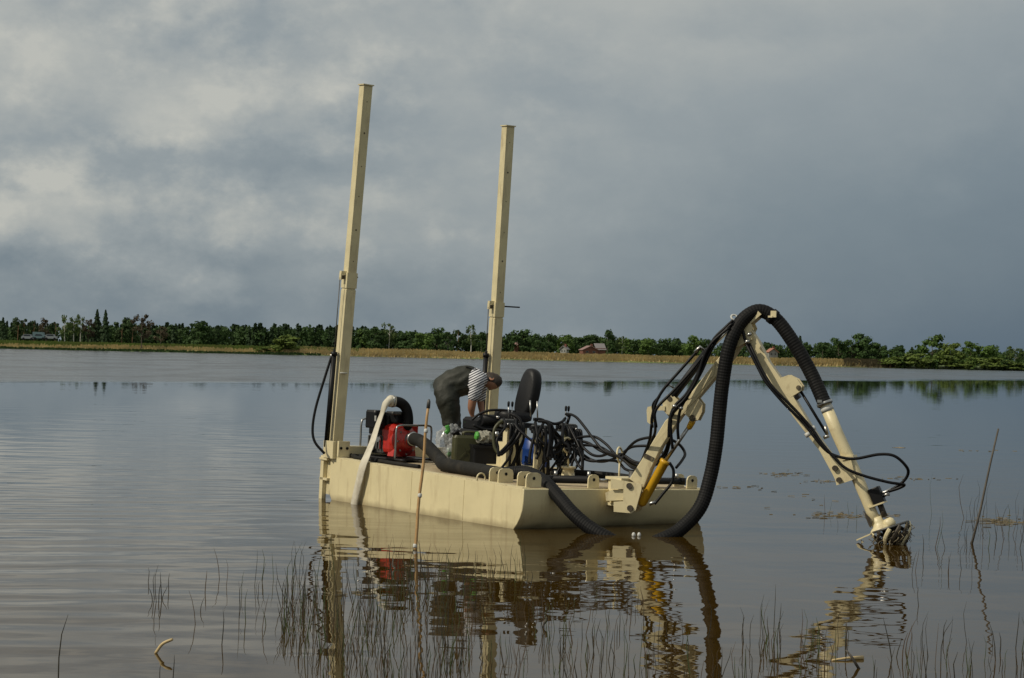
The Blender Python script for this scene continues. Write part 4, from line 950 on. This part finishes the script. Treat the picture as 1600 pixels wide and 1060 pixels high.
def cloth(name, chains, material, parent, vox=.022, smooth=5):
    """cloth skin: swept spheres fused into one surface; radii in zoomed pixels (582 to the metre)"""
    mb = MB()
    for ch in chains:
        for (p0, r0), (p1, r1) in zip(ch, ch[1:]):
            for k in range(5):
                c = p0.lerp(p1, k/5); r = (r0+(r1-r0)*k/5)/582.0
                mb.lathe(c, AZ, [(-r, r*.02), (-r*.87, r*.5), (-r*.5, r*.87), (0, r), (r*.5, r*.87), (r*.87, r*.5), (r, r*.02)], 14)
    o0 = parent.location; me = bpy.data.meshes.new(name+'_raw'); me.from_pydata([tuple(v-o0) for v in mb.v], [], mb.f)
    ob = bpy.data.objects.new(name+'_raw', me); col.objects.link(ob)
    rm = ob.modifiers.new('fuse', 'REMESH'); rm.mode = 'VOXEL'; rm.voxel_size = vox
    sm = ob.modifiers.new('smooth', 'SMOOTH'); sm.factor = .5; sm.iterations = smooth
    dg = bpy.context.evaluated_depsgraph_get(); dg.update()
    nm = bpy.data.meshes.new_from_object(ob.evaluated_get(dg)); nm.name = name; bpy.data.objects.remove(ob)
    for v in nm.vertices:                                  # folds running round the limbs and body
        q = v.co; f_ = .013-abs(noise.noise(Vector((q.x*5+q.z*3, q.y*3, q.z*9-q.x*6))))*.028+noise.noise(q*20)*.003
        v.co = q+v.normal*f_
    for p in nm.polygons: p.use_smooth = True
    nm.materials.clear(); nm.materials.append(material)
    r = bpy.data.objects.new(name, nm); col.objects.link(r); r.parent = parent; return r
wch = [[(pz(268, 310), 92), (pz(340, 283), 108), (pz(400, 266), 112), (pz(436, 260), 106)]]
for s_ in (-1, 1): wch.append([(pz(270, 335, s_*.07), 90), (pz(285, 405, s_*dS), 90), (pz(306, 490, s_*dS), 74), (pz(318+10*s_, 580, s_*dS), 60), (pz(322+14*s_, 690, s_*dS), 52), (pz(322, 780, s_*dS), 46), (pz(325, 832, s_*dS), 38)])
for s_ in (-1, 1): wch.append([(pz(325, 836, s_*dS), 36), (pz(360, 842, s_*dS*1.1), 32), (pz(400, 846, s_*dS*1.2), 26), (pz(410, 847, s_*dS*1.2), 20)])
wad = cloth('waders', wch, WADER, pe)
for s_ in (-1, 1):
    mb = MB(); mb.tube(catmull([pz(420, 158, s_*.10), pz(470, 160, s_*.11), pz(520, 192, s_*.10), pz(545, 235, s_*.09), pz(535, 300, s_*.10)], 5), [(.022, .005)]*21, 6, flat=(0, 1, 0)); mb.build('wader_strap', WADER, pe)
sch = [[(pz(410, 266), 104), (pz(455, 260), 96), (pz(505, 257), 76), (pz(545, 255), 52), (pz(566, 258), 42)]]
sch.append([(pz(505, 255, -.10), 70), (pz(508, 276, -.17), 58), (pz(494, 335, -.20), 49), (pz(480, 378, -.22), 43), (pz(478, 384, -.22), 42)])
sch.append([(pz(510, 260, .10), 70), (pz(522, 290, .17), 62), (pz(526, 345, .19), 52), (pz(530, 392, .20), 44)])
shirt = cloth('striped_shirt', sch, STRIPE, pe, .018, 4)
hair = MB(); vs = []
for i in range(NR+1):
    th = math.pi*.64*i/NR
    for k in range(NS):
        ph = 2*math.pi*k/NS; x, y, z = math.sin(th)*math.cos(ph), math.sin(th)*math.sin(ph), math.cos(th)
        back = max(0, -x); w_ = 1.07+.05*noise.noise(Vector((x*5, y*5, z*5)))+.03*noise.noise(Vector((x*14, y*14, z*14)))
        zz = z if x < .35 else max(z, .38)
        vs.append(hc_-hf*.008+hf*(x*.100*w_)+hs*(y*.080*w_)+hu*((zz-.25*back*(1-z))*.122*w_))
hair.add(vs, [[i*NS+k, i*NS+(k+1) % NS, (i+1)*NS+(k+1) % NS, (i+1)*NS+k] for i in range(NR) for k in range(NS)], True)
hair.build('hair', HAIR, pe)

# ------------------------------------------------------------------ far shore: trees
def leafmat(name, c, r_=.18):
    return mat(name, c, .75, var=.45, vscale=.9, transl=.25, objrand=r_*.6, spec=.2)
LEAF = {'spruce': leafmat('spruce_needles', (.036, .064, .027)), 'pine': leafmat('pine_needles', (.044, .072, .027)), 'round': leafmat('dark_leaves', (.048, .088, .027)),
        'birch': leafmat('birch_leaves', (.085, .122, .036)), 'willow': leafmat('willow_leaves', (.118, .165, .036)), 'brown': leafmat('reddish_buds', (.085, .068, .042)), 'bright': leafmat('fresh_green_leaves', (.080, .135, .030))}
BARK = mat('grey_bark', (.10, .08, .06), .9, var=.3); PINEB = mat('pine_bark', (.20, .115, .065), .9, var=.3); BIRCHB = mat('birch_bark', (.55, .53, .48), .8, var=.25, vscale=3, dirt=(.05, .05, .05), dscale=6, dfac=.8)
def leafquad(mb, c, s_, rnd, out=None):
    n_ = Vector((rnd.gauss(0, .5), rnd.gauss(0, .5), rnd.gauss(0, .5)+.3))+(out if out is not None else Vector((0, 0, 0)))
    n_.normalize(); u = n_.orthogonal().normalized(); w = n_.cross(u)
    a = rnd.uniform(0, 6.28); u, w = u*math.cos(a)+w*math.sin(a), w*math.cos(a)-u*math.sin(a)
    o = len(mb.v); mb.v += [c+u*s_, c+w*s_*.7, c-u*s_*.8, c-w*s_*.7]; mb.f.append([o, o+1, o+2, o+3]); mb.sm.append(False)
def crown_pts(kind, rnd, n_):
    """points of the crown for a tree one unit tall and one unit wide"""
    out = []
    if kind in ('spruce',):
        for _ in range(n_):
            z = .10+.90*rnd.random()**1.15; lay = .75+.25*math.cos(z*55+rnd.uniform(-.6, .6)); r = (1.02-z)*.5*lay*math.sqrt(rnd.uniform(.15, 1)); a = rnd.uniform(0, 6.28)
            out.append((Vector((r*math.cos(a), r*math.sin(a), z-.05*r)), .055, Vector((math.cos(a), math.sin(a), .4))))
        return out
    lobes = []
    lo, hi = {'pine': (.34, .92), 'round': (.12, .88), 'birch': (.38, .95), 'willow': (.16, .82), 'brown': (.35, .9), 'bright': (.10, .86)}[kind]
    nl_ = {'pine': 9, 'round': 15, 'birch': 13, 'willow': 17, 'brown': 12, 'bright': 15}[kind]
    for i in range(nl_):
        k = (i+.5)/nl_; z = lo+(hi-lo)*k; env = math.sin(math.pi*min(1, max(.04, (z-lo+.12)/(hi-lo+.24))))**.6
        if kind == 'willow': env = math.cos(k*1.35)**.5
        r = .36*env*math.sqrt(rnd.uniform(.1, 1)); a = rnd.uniform(0, 6.28)
        lobes.append((Vector((r*math.cos(a), r*math.sin(a), z)), rnd.uniform(.10, .19)*(1.1 if kind in ('round', 'willow', 'bright') else .85)))
    for i in range(n_):
        c, r = lobes[i % nl_]; d = Vector((rnd.gauss(0, 1), rnd.gauss(0, 1), rnd.gauss(0, 1))).normalized()*r*rnd.uniform(.45, 1.08)
        ou = d.normalized()*.9+Vector((c.x, c.y, 0))*1.2; d.z *= .62
        out.append((c+d, .050 if kind not in ('birch', 'brown') else .038, ou))
    return out
TREEMESH = {}
def tree_meshes(kind, var_):
    key = (kind, var_)
    if key in TREEMESH: return TREEMESH[key]
    rnd = random.Random(hash(kind) % 1000 if False else sum(map(ord, kind))*7+var_)
    mb = MB()
    for (c, s_, ou) in crown_pts(kind, rnd, {'spruce': 620, 'pine': 480, 'birch': 480, 'brown': 560}.get(kind, 1000)): leafquad(mb, c, s_*rnd.uniform(.7, 1.3), rnd, ou)
    cm = bpy.data.meshes.new('crown'); cm.from_pydata([tuple(v) for v in mb.v], [], mb.f); cm.materials.append(LEAF[kind])
    tb = MB(); h_ = {'willow': .6, 'round': .75, 'bright': .75}.get(kind, .92); bx0 = rnd.uniform(-.03, .03)
    tp = [Vector((0, 0, -.03)), Vector((bx0, 0, h_*.35)), Vector((bx0*1.4, bx0, h_*.7)), Vector((bx0, bx0, h_))]
    tb.tube(tp, [.020, .016, .010, .003], 6)
    for i in range(7):
        k = rnd.uniform(.35, .95); a = rnd.uniform(0, 6.28); s0 = tp[0].lerp(tp[3], k); l_ = .22*(1.1-k)+.06
        tb.tube([s0, s0+Vector((math.cos(a)*l_, math.sin(a)*l_, l_*.6))], [.006, .002], 4)
    tm = bpy.data.meshes.new('trunk'); tm.from_pydata([tuple(v) for v in tb.v], [], tb.f); tm.materials.append({'pine': PINEB, 'birch': BIRCHB}.get(kind, BARK))
    TREEMESH[key] = (cm, tm); return cm, tm
def tree(px, top, wpx, kind, label, back=30.0, name=None, group='trees along the far shore', drop=0):
    Y = SHORE+back; p = at(px, 540, Y); gz = ground_z(p.x, Y)-.1
    tp = at(px, top, Y); hgt = tp.z-gz; wid = wpx*Y/F_PX*1.5
    nm = name or {'spruce': 'spruce_tree', 'pine': 'pine_tree', 'birch': 'birch_tree', 'willow': 'willow_bush', 'brown': 'budding_tree', 'round': 'broadleaf_tree', 'bright': 'broadleaf_tree'}[kind]
    o = thing(nm, Vector((p.x, Y, gz)), label, 'bush' if 'bush' in nm else 'tree', group)
    cm, tm = tree_meshes(kind, random.randrange(4)); rz = random.uniform(0, 6.28)
    for n_, me in (('crown', cm), ('trunk', tm)):
        c = bpy.data.objects.new(n_, me); col.objects.link(c); c.parent = o
        c.scale = (wid, wid, hgt) if n_ == 'crown' else (hgt*.8, hgt*.8, hgt); c.rotation_euler = (0, 0, rz)
T = [
 (4, 497, 22, 'spruce', 'dark pointed spruce cut by the left picture edge'),
 (27, 495, 20, 'pine', 'left of two close dark pines near the left edge'),
 (37, 496, 18, 'pine', 'right of two close dark pines near the left edge'),
 (53, 500, 20, 'pine', 'pine with thin crown above the leftmost white car'),
 (72, 495, 20, 'brown', 'reddish tree with pale trunk above the rightmost white car'),
 (86, 501, 16, 'pine', 'small pine between the reddish tree and the birch row'),
 (101, 492, 22, 'birch', 'left tree of the three birch row at far left'),
 (115, 491, 20, 'birch', 'middle tree of the three birch row at far left'),
 (125, 495, 16, 'birch', 'right tree of the three birch row at far left'),
 (138, 496, 20, 'brown', 'reddish budding tree just left of the two tallest spruces'),
 (151, 485, 26, 'spruce', 'left of the two tallest spruces on the left shore'),
 (164, 486, 24, 'spruce', 'right of the two tallest spruces on the left shore'),
 (190, 494, 26, 'pine', 'dark pine just left of the broad reddish shore tree'),
 (206, 498, 22, 'pine', 'pine half hidden behind the broad reddish shore tree'),
 (310, 498, 36, 'round', 'big rounded dark tree standing alone before the left wood'),
 (250, 508, 24, 'brown', 'brownish low tree between the shore tree and the rounded dark tree'),
 (585, 510, 30, 'round', 'dark rounded tree beside the left spud pole'),
 (607, 504, 22, 'birch', 'pointed slender tree with pale trunk right of the left spud pole'),
 (640, 516, 34, 'round', 'low broad tree above the pale reeds left of the bending person'),
 (664, 518, 28, 'bright', 'fresh green tree above the bending person'),
 (683, 510, 24, 'round', 'dark upright tree left of the white trunked birch'),
 (699, 516, 18, 'round', 'small dark tree with grey roof showing beside it'),
 (715, 514, 24, 'pine', 'flat topped pine left of the white trunked birch'),
 (736, 506, 18, 'birch', 'airy birch with a bright white trunk left of the right spud pole'),
 (753, 516, 22, 'round', 'dark tree partly hidden by the right spud pole'),
 (816, 513, 36, 'round', 'broad dark tree right of the right spud pole'),
 (840, 520, 22, 'round', 'small tree above the operator seat'),
 (858, 519, 22, 'round', 'rounded tree left of the little white house'),
 (882, 520, 26, 'bright', 'tree rising over the little white house'),
 (916, 521, 34, 'round', 'broad tree rising behind the red house'),
 (950, 512, 22, 'round', 'tall dark rounded tree right of the red house'),
 (972, 525, 18, 'birch', 'small airy tree right of the tall rounded tree'),
 (993, 529, 20, 'round', 'low dark tree midway between the red house and boom'),
 (1012, 526, 26, 'bright', 'wide low tree left of the boom hoses'),
 (1040, 527, 24, 'round', 'dark tree touching the left of the boom hoses'),
 (1058, 526, 24, 'round', 'dark tree just behind the boom hoses'),
 (1087, 521, 30, 'bright', 'pointed green tree behind the folding cylinder'),
 (1104, 528, 18, 'round', 'small dark tree left of the rising suction hose'),
 (1198, 533, 26, 'round', 'rounded dark tree seen through the arch of the arm'),
 (1215, 541, 16, 'round', 'low tree inside the arch right of the orange roof'),
 (1250, 526, 24, 'spruce', 'pointed tree directly behind the descending suction hose'),
 (1286, 533, 26, 'round', 'dark tree just right of the descending suction hose'),
 (1311, 526, 26, 'round', 'dark tree left of the peaked tree on the right shore'),
 (1332, 529, 24, 'round', 'dark tree touching the left of the peaked tree'),
 (1350, 518, 34, 'round', 'peaked dark tree above the end of the pale reeds'),
 (1375, 534, 26, 'round', 'brownish dark tree right of the peaked tree'),
 (1405, 537, 22, 'round', 'low tree in the dip of the right tree line'),
 (1457, 518, 38, 'bright', 'tallest round crown on the right shore'),
 (1488, 531, 34, 'willow', 'arching light tree right of the tallest round crown'),
 (1517, 530, 32, 'bright', 'fresh green tree in the middle of the right grove'),
 (1549, 537, 34, 'bright', 'fresh green tree near the right end of the grove'),
 (1586, 541, 26, 'birch', 'thin airy tree at the right picture edge'),
]
for (px, top, w_, kind, lab) in T: tree(px, top, w_, kind, lab, random.uniform(34, 46))
tree(221, 487, 30, 'brown', 'broad reddish budding tree with dark trunk at the left waterline', 4, 'shore_tree')
for (px, top, w_, lab) in ((445, 520, 42, 'rounded green willow bush at the waterline left of the left spud pole'), (413, 541, 26, 'low dark bush left of the rounded willow bush'),
        (1432, 549, 44, 'light green willow bush at the left end of the right grove'), (1478, 553, 48, 'greyish willow bush below the tallest round crown'),
        (1527, 556, 40, 'low bush at the waterline in the middle of the right grove'), (1585, 565, 40, 'low pale bush at the waterline at the right edge'), (1400, 556, 40, 'dark low bush where the pale reeds end'), (1560, 556, 40, 'leafy bush filling the right end of the grove')):
    tree(px, top, w_, 'willow', lab, 5 if px < 1390 else 1.5, None, 'bushes along the far waterline')
# the wood behind: one mass
def wood(name, label, xs_, tops, depth, kinds, n_):
    mb = MB(); rnd = random.Random(5); mats = []
    cache = {}
    vs = []; fs = []; mi = []
    ml = [LEAF[k] for k in kinds]
    for i in range(n_):
        px = rnd.uniform(*xs_); Y = SHORE+rnd.uniform(*depth)
        k = (px-xs_[0])/(xs_[1]-xs_[0])*(len(tops)-1); j = min(int(k), len(tops)-2); top = tops[j]+(tops[j+1]-tops[j])*(k-j)+rnd.uniform(-1, 7)
        p = at(px, top, Y); gz = ground_z(p.x, Y)-.2; hgt = max(1.5, p.z-gz); kd = rnd.randrange(len(kinds)); kind = kinds[kd]
        wid = hgt*({'spruce': .42, 'pine': .5}.get(kind, .75))*rnd.uniform(.85, 1.2)
        for (c, s_, ou) in crown_pts(kind, rnd, 190):
            q = Vector((p.x+c.x*wid, Y+c.y*wid, gz+c.z*hgt)); o = len(mb.v); leafquad(mb, q, hgt*s_*1.4*rnd.uniform(.7, 1.2), rnd, ou); mi.append(kd)
    me = bpy.data.meshes.new(name); me.from_pydata([tuple(v) for v in mb.v], [], mb.f)
    for m_ in ml: me.materials.append(m_)
    me.polygons.foreach_set('material_index', mi)
    o = bpy.data.objects.new(name, me); col.objects.link(o); return tag(o, label, 'wood', None, 'stuff')
wood('conifer_wood', 'dark conifer wood along the left far shore', (-60, 600), (502, 503, 506, 508, 504, 505, 506, 507, 508, 510, 512), (48, 90), ['spruce', 'round', 'spruce', 'round'], 430)
wood('mixed_wood', 'mixed dark wood along the middle and right far shore', (560, 1660), (512, 516, 518, 520, 522, 524, 528, 532, 535, 534, 533, 538, 543, 545, 545, 548), (48, 80), ['round', 'pine', 'round', 'bright', 'round'], 480)
wood('waterside_thicket', 'low thicket under the trees of the right grove', (1395, 1660), (556, 556, 558, 562, 566), (-1, 9), ['willow', 'bright', 'round'], 90)

# reeds and bank grass
def reeds(name, label, x0, x1, y0, y1, n_, h0, h1, material, wid=.35):
    rnd = random.Random(len(name)); mb = MB()
    for i in range(n_):
        Y = SHORE+rnd.uniform(y0, y1); px = rnd.uniform(x0, x1); p = at(px, 540, Y); gz = max(0, ground_z(p.x, Y))-.05
        pt = .6+.7*(noise.noise(Vector((p.x*.06, Y*.1, 2)))*.5+.5)
        hh = rnd.uniform(h0, h1)*pt; o = len(mb.v); a = rnd.uniform(-.5, .5); dx = math.cos(a)*wid*rnd.uniform(.5, 1.2); dy = math.sin(a)*wid
        lx = rnd.uniform(-.3, .3)
        mb.v += [Vector((p.x-dx, Y-dy, gz)), Vector((p.x+dx, Y+dy, gz)), Vector((p.x+dx*.35+lx, Y+.1, gz+hh)), Vector((p.x-dx*.4+lx, Y-.1, gz+hh*rnd.uniform(.8, 1.05)))]
        mb.f.append([o, o+1, o+2, o+3]); mb.sm.append(False)
    me = bpy.data.meshes.new(name); me.from_pydata([tuple(v) for v in mb.v], [], mb.f); me.materials.append(material)
    o = bpy.data.objects.new(name, me); col.objects.link(o); return tag(o, label, 'reeds', None, 'stuff')
REED = mat('dry_reeds', (.50, .385, .18), .85, var=.35, vscale=.12, transl=.2, dirt=(.16, .15, .05), dscale=.05, dfac=.7)
BANKG = mat('bank_grass', (.135, .185, .04), .9, var=.4, vscale=.15, transl=.2, dirt=(.20, .16, .06), dscale=.06, dfac=.8)
reeds('dry_reed_belt', 'pale dry reed belt along the far waterline', 470, 1345, 1, 24, 14000, .55, 1.25, REED, .22)
reeds('meadow_grass', 'green and straw coloured grass on the left far bank', -40, 560, 9, 34, 9000, .6, 1.3, BANKG, .25)
reeds('straw_patch', 'pale straw patches in the left far bank', -40, 480, 3, 10, 2200, .4, .9, REED, .22)
reeds('waterline_sedge', 'dark sedge fringe at the foot of the left far bank', -40, 500, -1, 2, 1300, .3, .7, LEAF['round'])
reeds('brown_reeds', 'brownish reeds where the pale belt meets the right grove', 1320, 1400, 1, 14, 900, .8, 1.6, mat('brown_reeds', (.14, .11, .055), .9, var=.35, vscale=.2))

# houses and parked cars of the far bank
BRICK = mat('red_brick', (.16, .065, .045), .85, var=.2, vscale=3); TIN = mat('grey_tin_roof', (.20, .185, .185), .55, var=.15); REDROOF = mat('pinkish_roof', (.25, .15, .135), .6, var=.15)
WHITEW = mat('whitewash', (.26, .26, .25), .8, var=.1); ORANGE = mat('orange_roof', (.32, .14, .09), .7, var=.1); GLASS = mat('window_glass', (.02, .025, .03), .1, var=.05)
def house(px, base, top, wpx, label, wallm, roofm, back=30, wing=False, ang=.25):
    Y = SHORE+back; p = at(px, base, Y); z0 = min(p.z, ground_z(p.x, Y)); hh = at(px, top, Y).z-p.z; w = wpx*Y/F_PX; d = w*.75; wl = hh*.52; gz = p.z
    o = thing('house', Vector((p.x, Y, z0)), label, 'house', 'houses on the far bank')
    c, s_ = math.cos(ang), math.sin(ang); X = Vector((c, s_, 0)); Yv = Vector((-s_, c, 0)); B = Vector((p.x, Y, gz))
    mb = MB(); prf = [B-X*w/2-AZ*1.2, B+X*w/2-AZ*1.2, B+X*w/2+AZ*wl, B+AZ*(hh*.97), B-X*w/2+AZ*wl]; mb.prism([q+Yv*0 for q in prf], Yv, d); wa = mb.build('wall', wallm, o)
    for sg in (-1, 1):
        a = B+X*sg*(w/2+.25)+AZ*(wl-.12); t_ = B+AZ*(hh+.05); mb = MB(); mb.prism([a-Yv*(d/2+.3), a+Yv*(d/2+.3), t_+Yv*(d/2+.3), t_-Yv*(d/2+.3)], (t_-a).cross(Yv), .14); rf = mb.build('roof', roofm, o)
    mb = MB(); mb.box(B+X*w*.18+AZ*(hh+.1), (X, Yv, AZ), (.5, .5, .9)); mb.build('chimney', BRICK, rf)
    for sx_ in (-.22, .22):
        q = B+X*w*sx_-Yv*(d/2+.02)+AZ*wl*.45; mb = MB(); mb.box(q, (X, Yv, AZ), (w*.16, .06, wl*.45)); wn = mb.build('window', WHITEW, o)
        mb = MB(); mb.box(q-Yv*.04, (X, Yv, AZ), (w*.12, .04, wl*.36)); mb.build('pane', GLASS, wn)
    if wing:
        C = B+X*w*.75+Yv*1.0; mb = MB(); mb.box(C+AZ*(wl*.35), (X, Yv, AZ), (w*.6, d, wl*1.3+1.0)); mb.build('side_wing', wallm, o)
        a = C-Yv*(d/2+.3)+AZ*wl*1.0; t_ = C+Yv*d*.1+AZ*(hh+.7); mb = MB(); mb.prism([a-X*w*.34, a+X*w*.34, t_+X*w*.34, t_-X*w*.34], (t_-a).cross(X), .14); r2_ = mb.build('wing_roof', TIN, o)
house(920, 553, 541, 25, 'red brick house with pinkish gable roof and grey roofed wing', BRICK, REDROOF, 30, True)
house(882, 551, 541, 11, 'little white house left of the red brick house', WHITEW, TIN, 36, ang=-.5)
house(812, 545, 534, 14, 'small house with reddish roof under the broad dark tree', BRICK, REDROOF, 43, ang=.6)
house(700, 541, 530, 14, 'small house with grey roof among trees left of the right spud pole', WHITEW, TIN, 43, ang=.4)
house(1206, 556, 545, 15, 'small orange roofed house seen through the arch of the arm', WHITEW, ORANGE, 25, ang=.3)
def car(px, py, label, paint, van=False):
    Y = SHORE+30; p = at(px, py, Y); o = thing('parked_car', Vector((p.x, Y, p.z)), label, 'car', 'cars parked on the far meadow')
    X = Vector((.8, 0, 0)); Yv = Vector((0, 1, 0)); l_, h_ = 4.0, 1.15
    prf = [(-2, .25), (2, .25), (2, .7), (1.3, .85), (.8, 1.35), (-1.1, 1.4), (-1.75, .9), (-2, .8)] if not van else [(-2.1, .25), (2.1, .25), (2.1, .9), (1.6, 1.1), (1.2, 1.85), (-2.1, 1.9)]
    mb = MB(); mb.prism([p+X*a+AZ*(b_+.1) for a, b_ in prf], Yv, 1.65); mb.build('car_body', paint, o)
    for a in (-1.3, 1.3):
        mb = MB(); mb.rod(p+X*a-Yv*.86+AZ*.32, p+X*a+Yv*.86+AZ*.32, .32, 14); mb.build('wheel', BLACK, o)
    mb = MB(); mb.prism([p-Yv*.84+X*a+AZ*(b_+.1) for a, b_ in ((1.1, .9), (.7, 1.28), (-1.0, 1.32), (-1.4, .92))], Yv, .02); mb.build('window', GLASS, o)
CARW = mat('white_car_paint', (.22, .24, .26), .3, var=.05); CARB = mat('light_blue_car_paint', (.11, .17, .19), .3, var=.05)
car(44, 531.5, 'leftmost low white car on the far meadow', CARW)
car(62, 531.0, 'light blue van second from the left on the far meadow', CARB, True)
car(80, 531.5, 'rightmost white car on the far meadow', CARW)

# ------------------------------------------------------------------ stems standing in the shallows
rs = random.Random(11)
def stem(mb, px, py, hpx, lean=0.0, thick=1.0, bend=0.0):
    p = wat(px, py); hh = hpx*p.y/F_PX; a = rs.uniform(-.25, .25)
    b1 = Vector((lean*hh, a*hh*.2, hh)); r0 = rs.uniform(.0022, .0036)*thick
    pts = [p-AZ*.04, p+b1*.35+Vector((bend*hh*.2, 0, 0)), p+b1*.7+Vector((bend*hh*.25, 0, 0)), p+b1]
    mb.tube(pts, [r0, r0*.95, r0*.75, r0*.25], 4, cap=False)
mb = MB()
def scatter(x0, x1, y0, y1, n_, h0, h1, dens=None):
    k = 0
    while k < n_:
        x, y = rs.uniform(x0, x1), rs.uniform(y0, y1)
        if noise.noise(Vector((x*.012, y*.02, 4.0)))+rs.uniform(-.4, .4) < (-.05 if dens is None else dens): continue
        stem(mb, x, y, rs.uniform(h0, h1)*rs.choice((.6, 1, 1, 1.1)), rs.gauss(0, .13), rs.choice((.8, 1, 1, 1.3)), rs.uniform(-.5, .5)); k += 1
scatter(300, 470, 905, 985, 22, 28, 60)
scatter(440, 700, 905, 990, 210, 25, 75)
scatter(440, 720, 985, 1085, 150, 25, 70)
scatter(600, 830, 880, 960, 120, 20, 55)
scatter(690, 860, 950, 1075, 90, 25, 60)
scatter(860, 1220, 975, 1085, 105, 25, 75)
scatter(880, 1010, 930, 985, 22, 18, 40)
scatter(1200, 1600, 1000, 1085, 75, 25, 70)
scatter(1440, 1600, 795, 860, 26, 25, 65, -1)
scatter(1285, 1345, 800, 825, 5, 20, 32, -1)
scatter(1420, 1600, 850, 900, 10, 20, 45, -1)
me = bpy.data.meshes.new('horsetail_stems'); me.from_pydata([tuple(v) for v in mb.v], [], mb.f)
for m_ in (STEM, mat('green_stem', (.050, .070, .020), .6, var=.3), mat('brown_stem', (.085, .055, .030), .7, var=.3)): me.materials.append(m_)
tint = [rs.choice((0, 0, 1, 2)) for _ in range(len(mb.f)//12+1)]
me.polygons.foreach_set('material_index', [tint[i//12] for i in range(len(mb.f))])
o = bpy.data.objects.new('horsetail_stems', me); col.objects.link(o); tag(o, 'thin dark stems standing in the shallow water before the pontoon', 'water plants', None, 'stuff')
def one(px, py, parts, label, name='water_stem'):
    p = wat(px, py); rt = None
    if len(parts) > 1: rt = thing(name, p, label, 'water plant', 'lone stems in the shallows')
    for (dx, hpx, lean, th) in parts:
        m_ = MB(); stem(m_, px+dx, py+rs.uniform(-3, 3), hpx, lean, th, rs.uniform(-.3, .3))
        if rt: m_.build('stem', STEM, rt)
        else: tag(m_.build(name, STEM, None, p), label, 'water plant', 'lone stems in the shallows')
one(91, 1064, [(0, 104, .13, 1.5)], 'lone tall stem leaning right at the lower left corner')
one(245, 938, [(-3, 40, -.05, 1.3), (0, 58, .02, 1.4), (3, 30, .12, 1.2), (8, 45, -.08, 1.2), (-6, 22, -.35, 1.2), (6, 20, .5, 1.1)], 'leftmost small tuft of stems right of the lake ripples', 'stem_tuft')
one(264, 925, [(0, 30, .0, 1.2)], 'short single stem just right of the leftmost tuft')
one(231, 906, [(0, 22, .02, 1.2)], 'short single stem left of the leftmost tuft')
one(346, 1010, [(0, 55, .03, 1.4)], 'single straight stem low on the left below the scattered stems')
one(270, 1062, [(0, 36, .05, 1.5), (-20, 24, .05, 1.2)], 'pair of stems under the pale broken stalk', 'stem_tuft')
one(1436, 945, [(0, 30, -.05, 1.2)], 'single short stem in open water below the cutter head')
one(1562, 1018, [(0, 32, -.05, 1.4)], 'single stem below the leaning stick near the right edge')
one(1395, 1030, [(0, 66, -.25, 1.3), (4, 30, .3, 1.1)], 'bent grassy stem left of the leaning stick reflection', 'stem_tuft')

# ------------------------------------------------------------------ floating litter
def litter(px, py, wpx, hpx, n_, label, chunk=1.0):
    p = wat(px, py); m_ = MB()
    for i in range(int(n_*.55)):
        x = px+rs.gauss(0, .32)*wpx; y = py+rs.gauss(0, .3)*hpx; c = wat(x, y)+AZ*rs.uniform(.002, .012); a = rs.uniform(-.6, .6); l_ = rs.uniform(.02, .11)*chunk; w = rs.uniform(.004, .012)*chunk
        d1 = Vector((math.cos(a), math.sin(a), rs.uniform(-.08, .08))); m_.box(c, (d1, d1.cross(AZ).normalized(), AZ), (l_, w, .006))
    ob = m_.build('floating_litter', DEBRIS, None, p); tag(ob, label, 'plant litter', 'mats of plant litter on the water'); ob['kind'] = 'stuff'
litter(1225, 741, 60, 6, 60, 'small litter mat left of the stick end')
litter(1287, 752, 40, 4, 25, 'dark litter streak beside the stick end')
litter(1330, 806, 120, 8, 130, 'long litter mat behind the cutter pipe')
litter(1565, 815, 70, 10, 110, 'pale litter mat right of the leaning stick', 1.3)
litter(1420, 748, 90, 5, 40, 'thin litter streak right of the drive motor')
litter(1155, 762, 70, 4, 25, 'thin litter streak right of the pontoon')
litter(1540, 704, 70, 4, 20, 'sparse litter specks left of the leaning stick top')
litter(560, 928, 120, 6, 20, 'pale litter among the stems below the discharge hose')
litter(1270, 780, 160, 40, 25, 'scattered litter specks between hose and cutter')
m_ = MB(); p = wat(1405, 700); m_.add([p+Vector((-.16, 0, .003)), p+Vector((-.05, -.03, .006)), p+Vector((.14, .0, .006)), p+Vector((.03, .05, .012)), p+Vector((-.16, .01, -.01)), p+Vector((.14, .02, -.01))], [(0, 1, 2, 3), (0, 4, 5, 2, 1)][:1]+[(0, 3, 2, 5, 4)])
tag(m_.build('driftwood_chip', PALEWOOD, None, p), 'pale flat chip floating right of the suction pipe', 'driftwood')
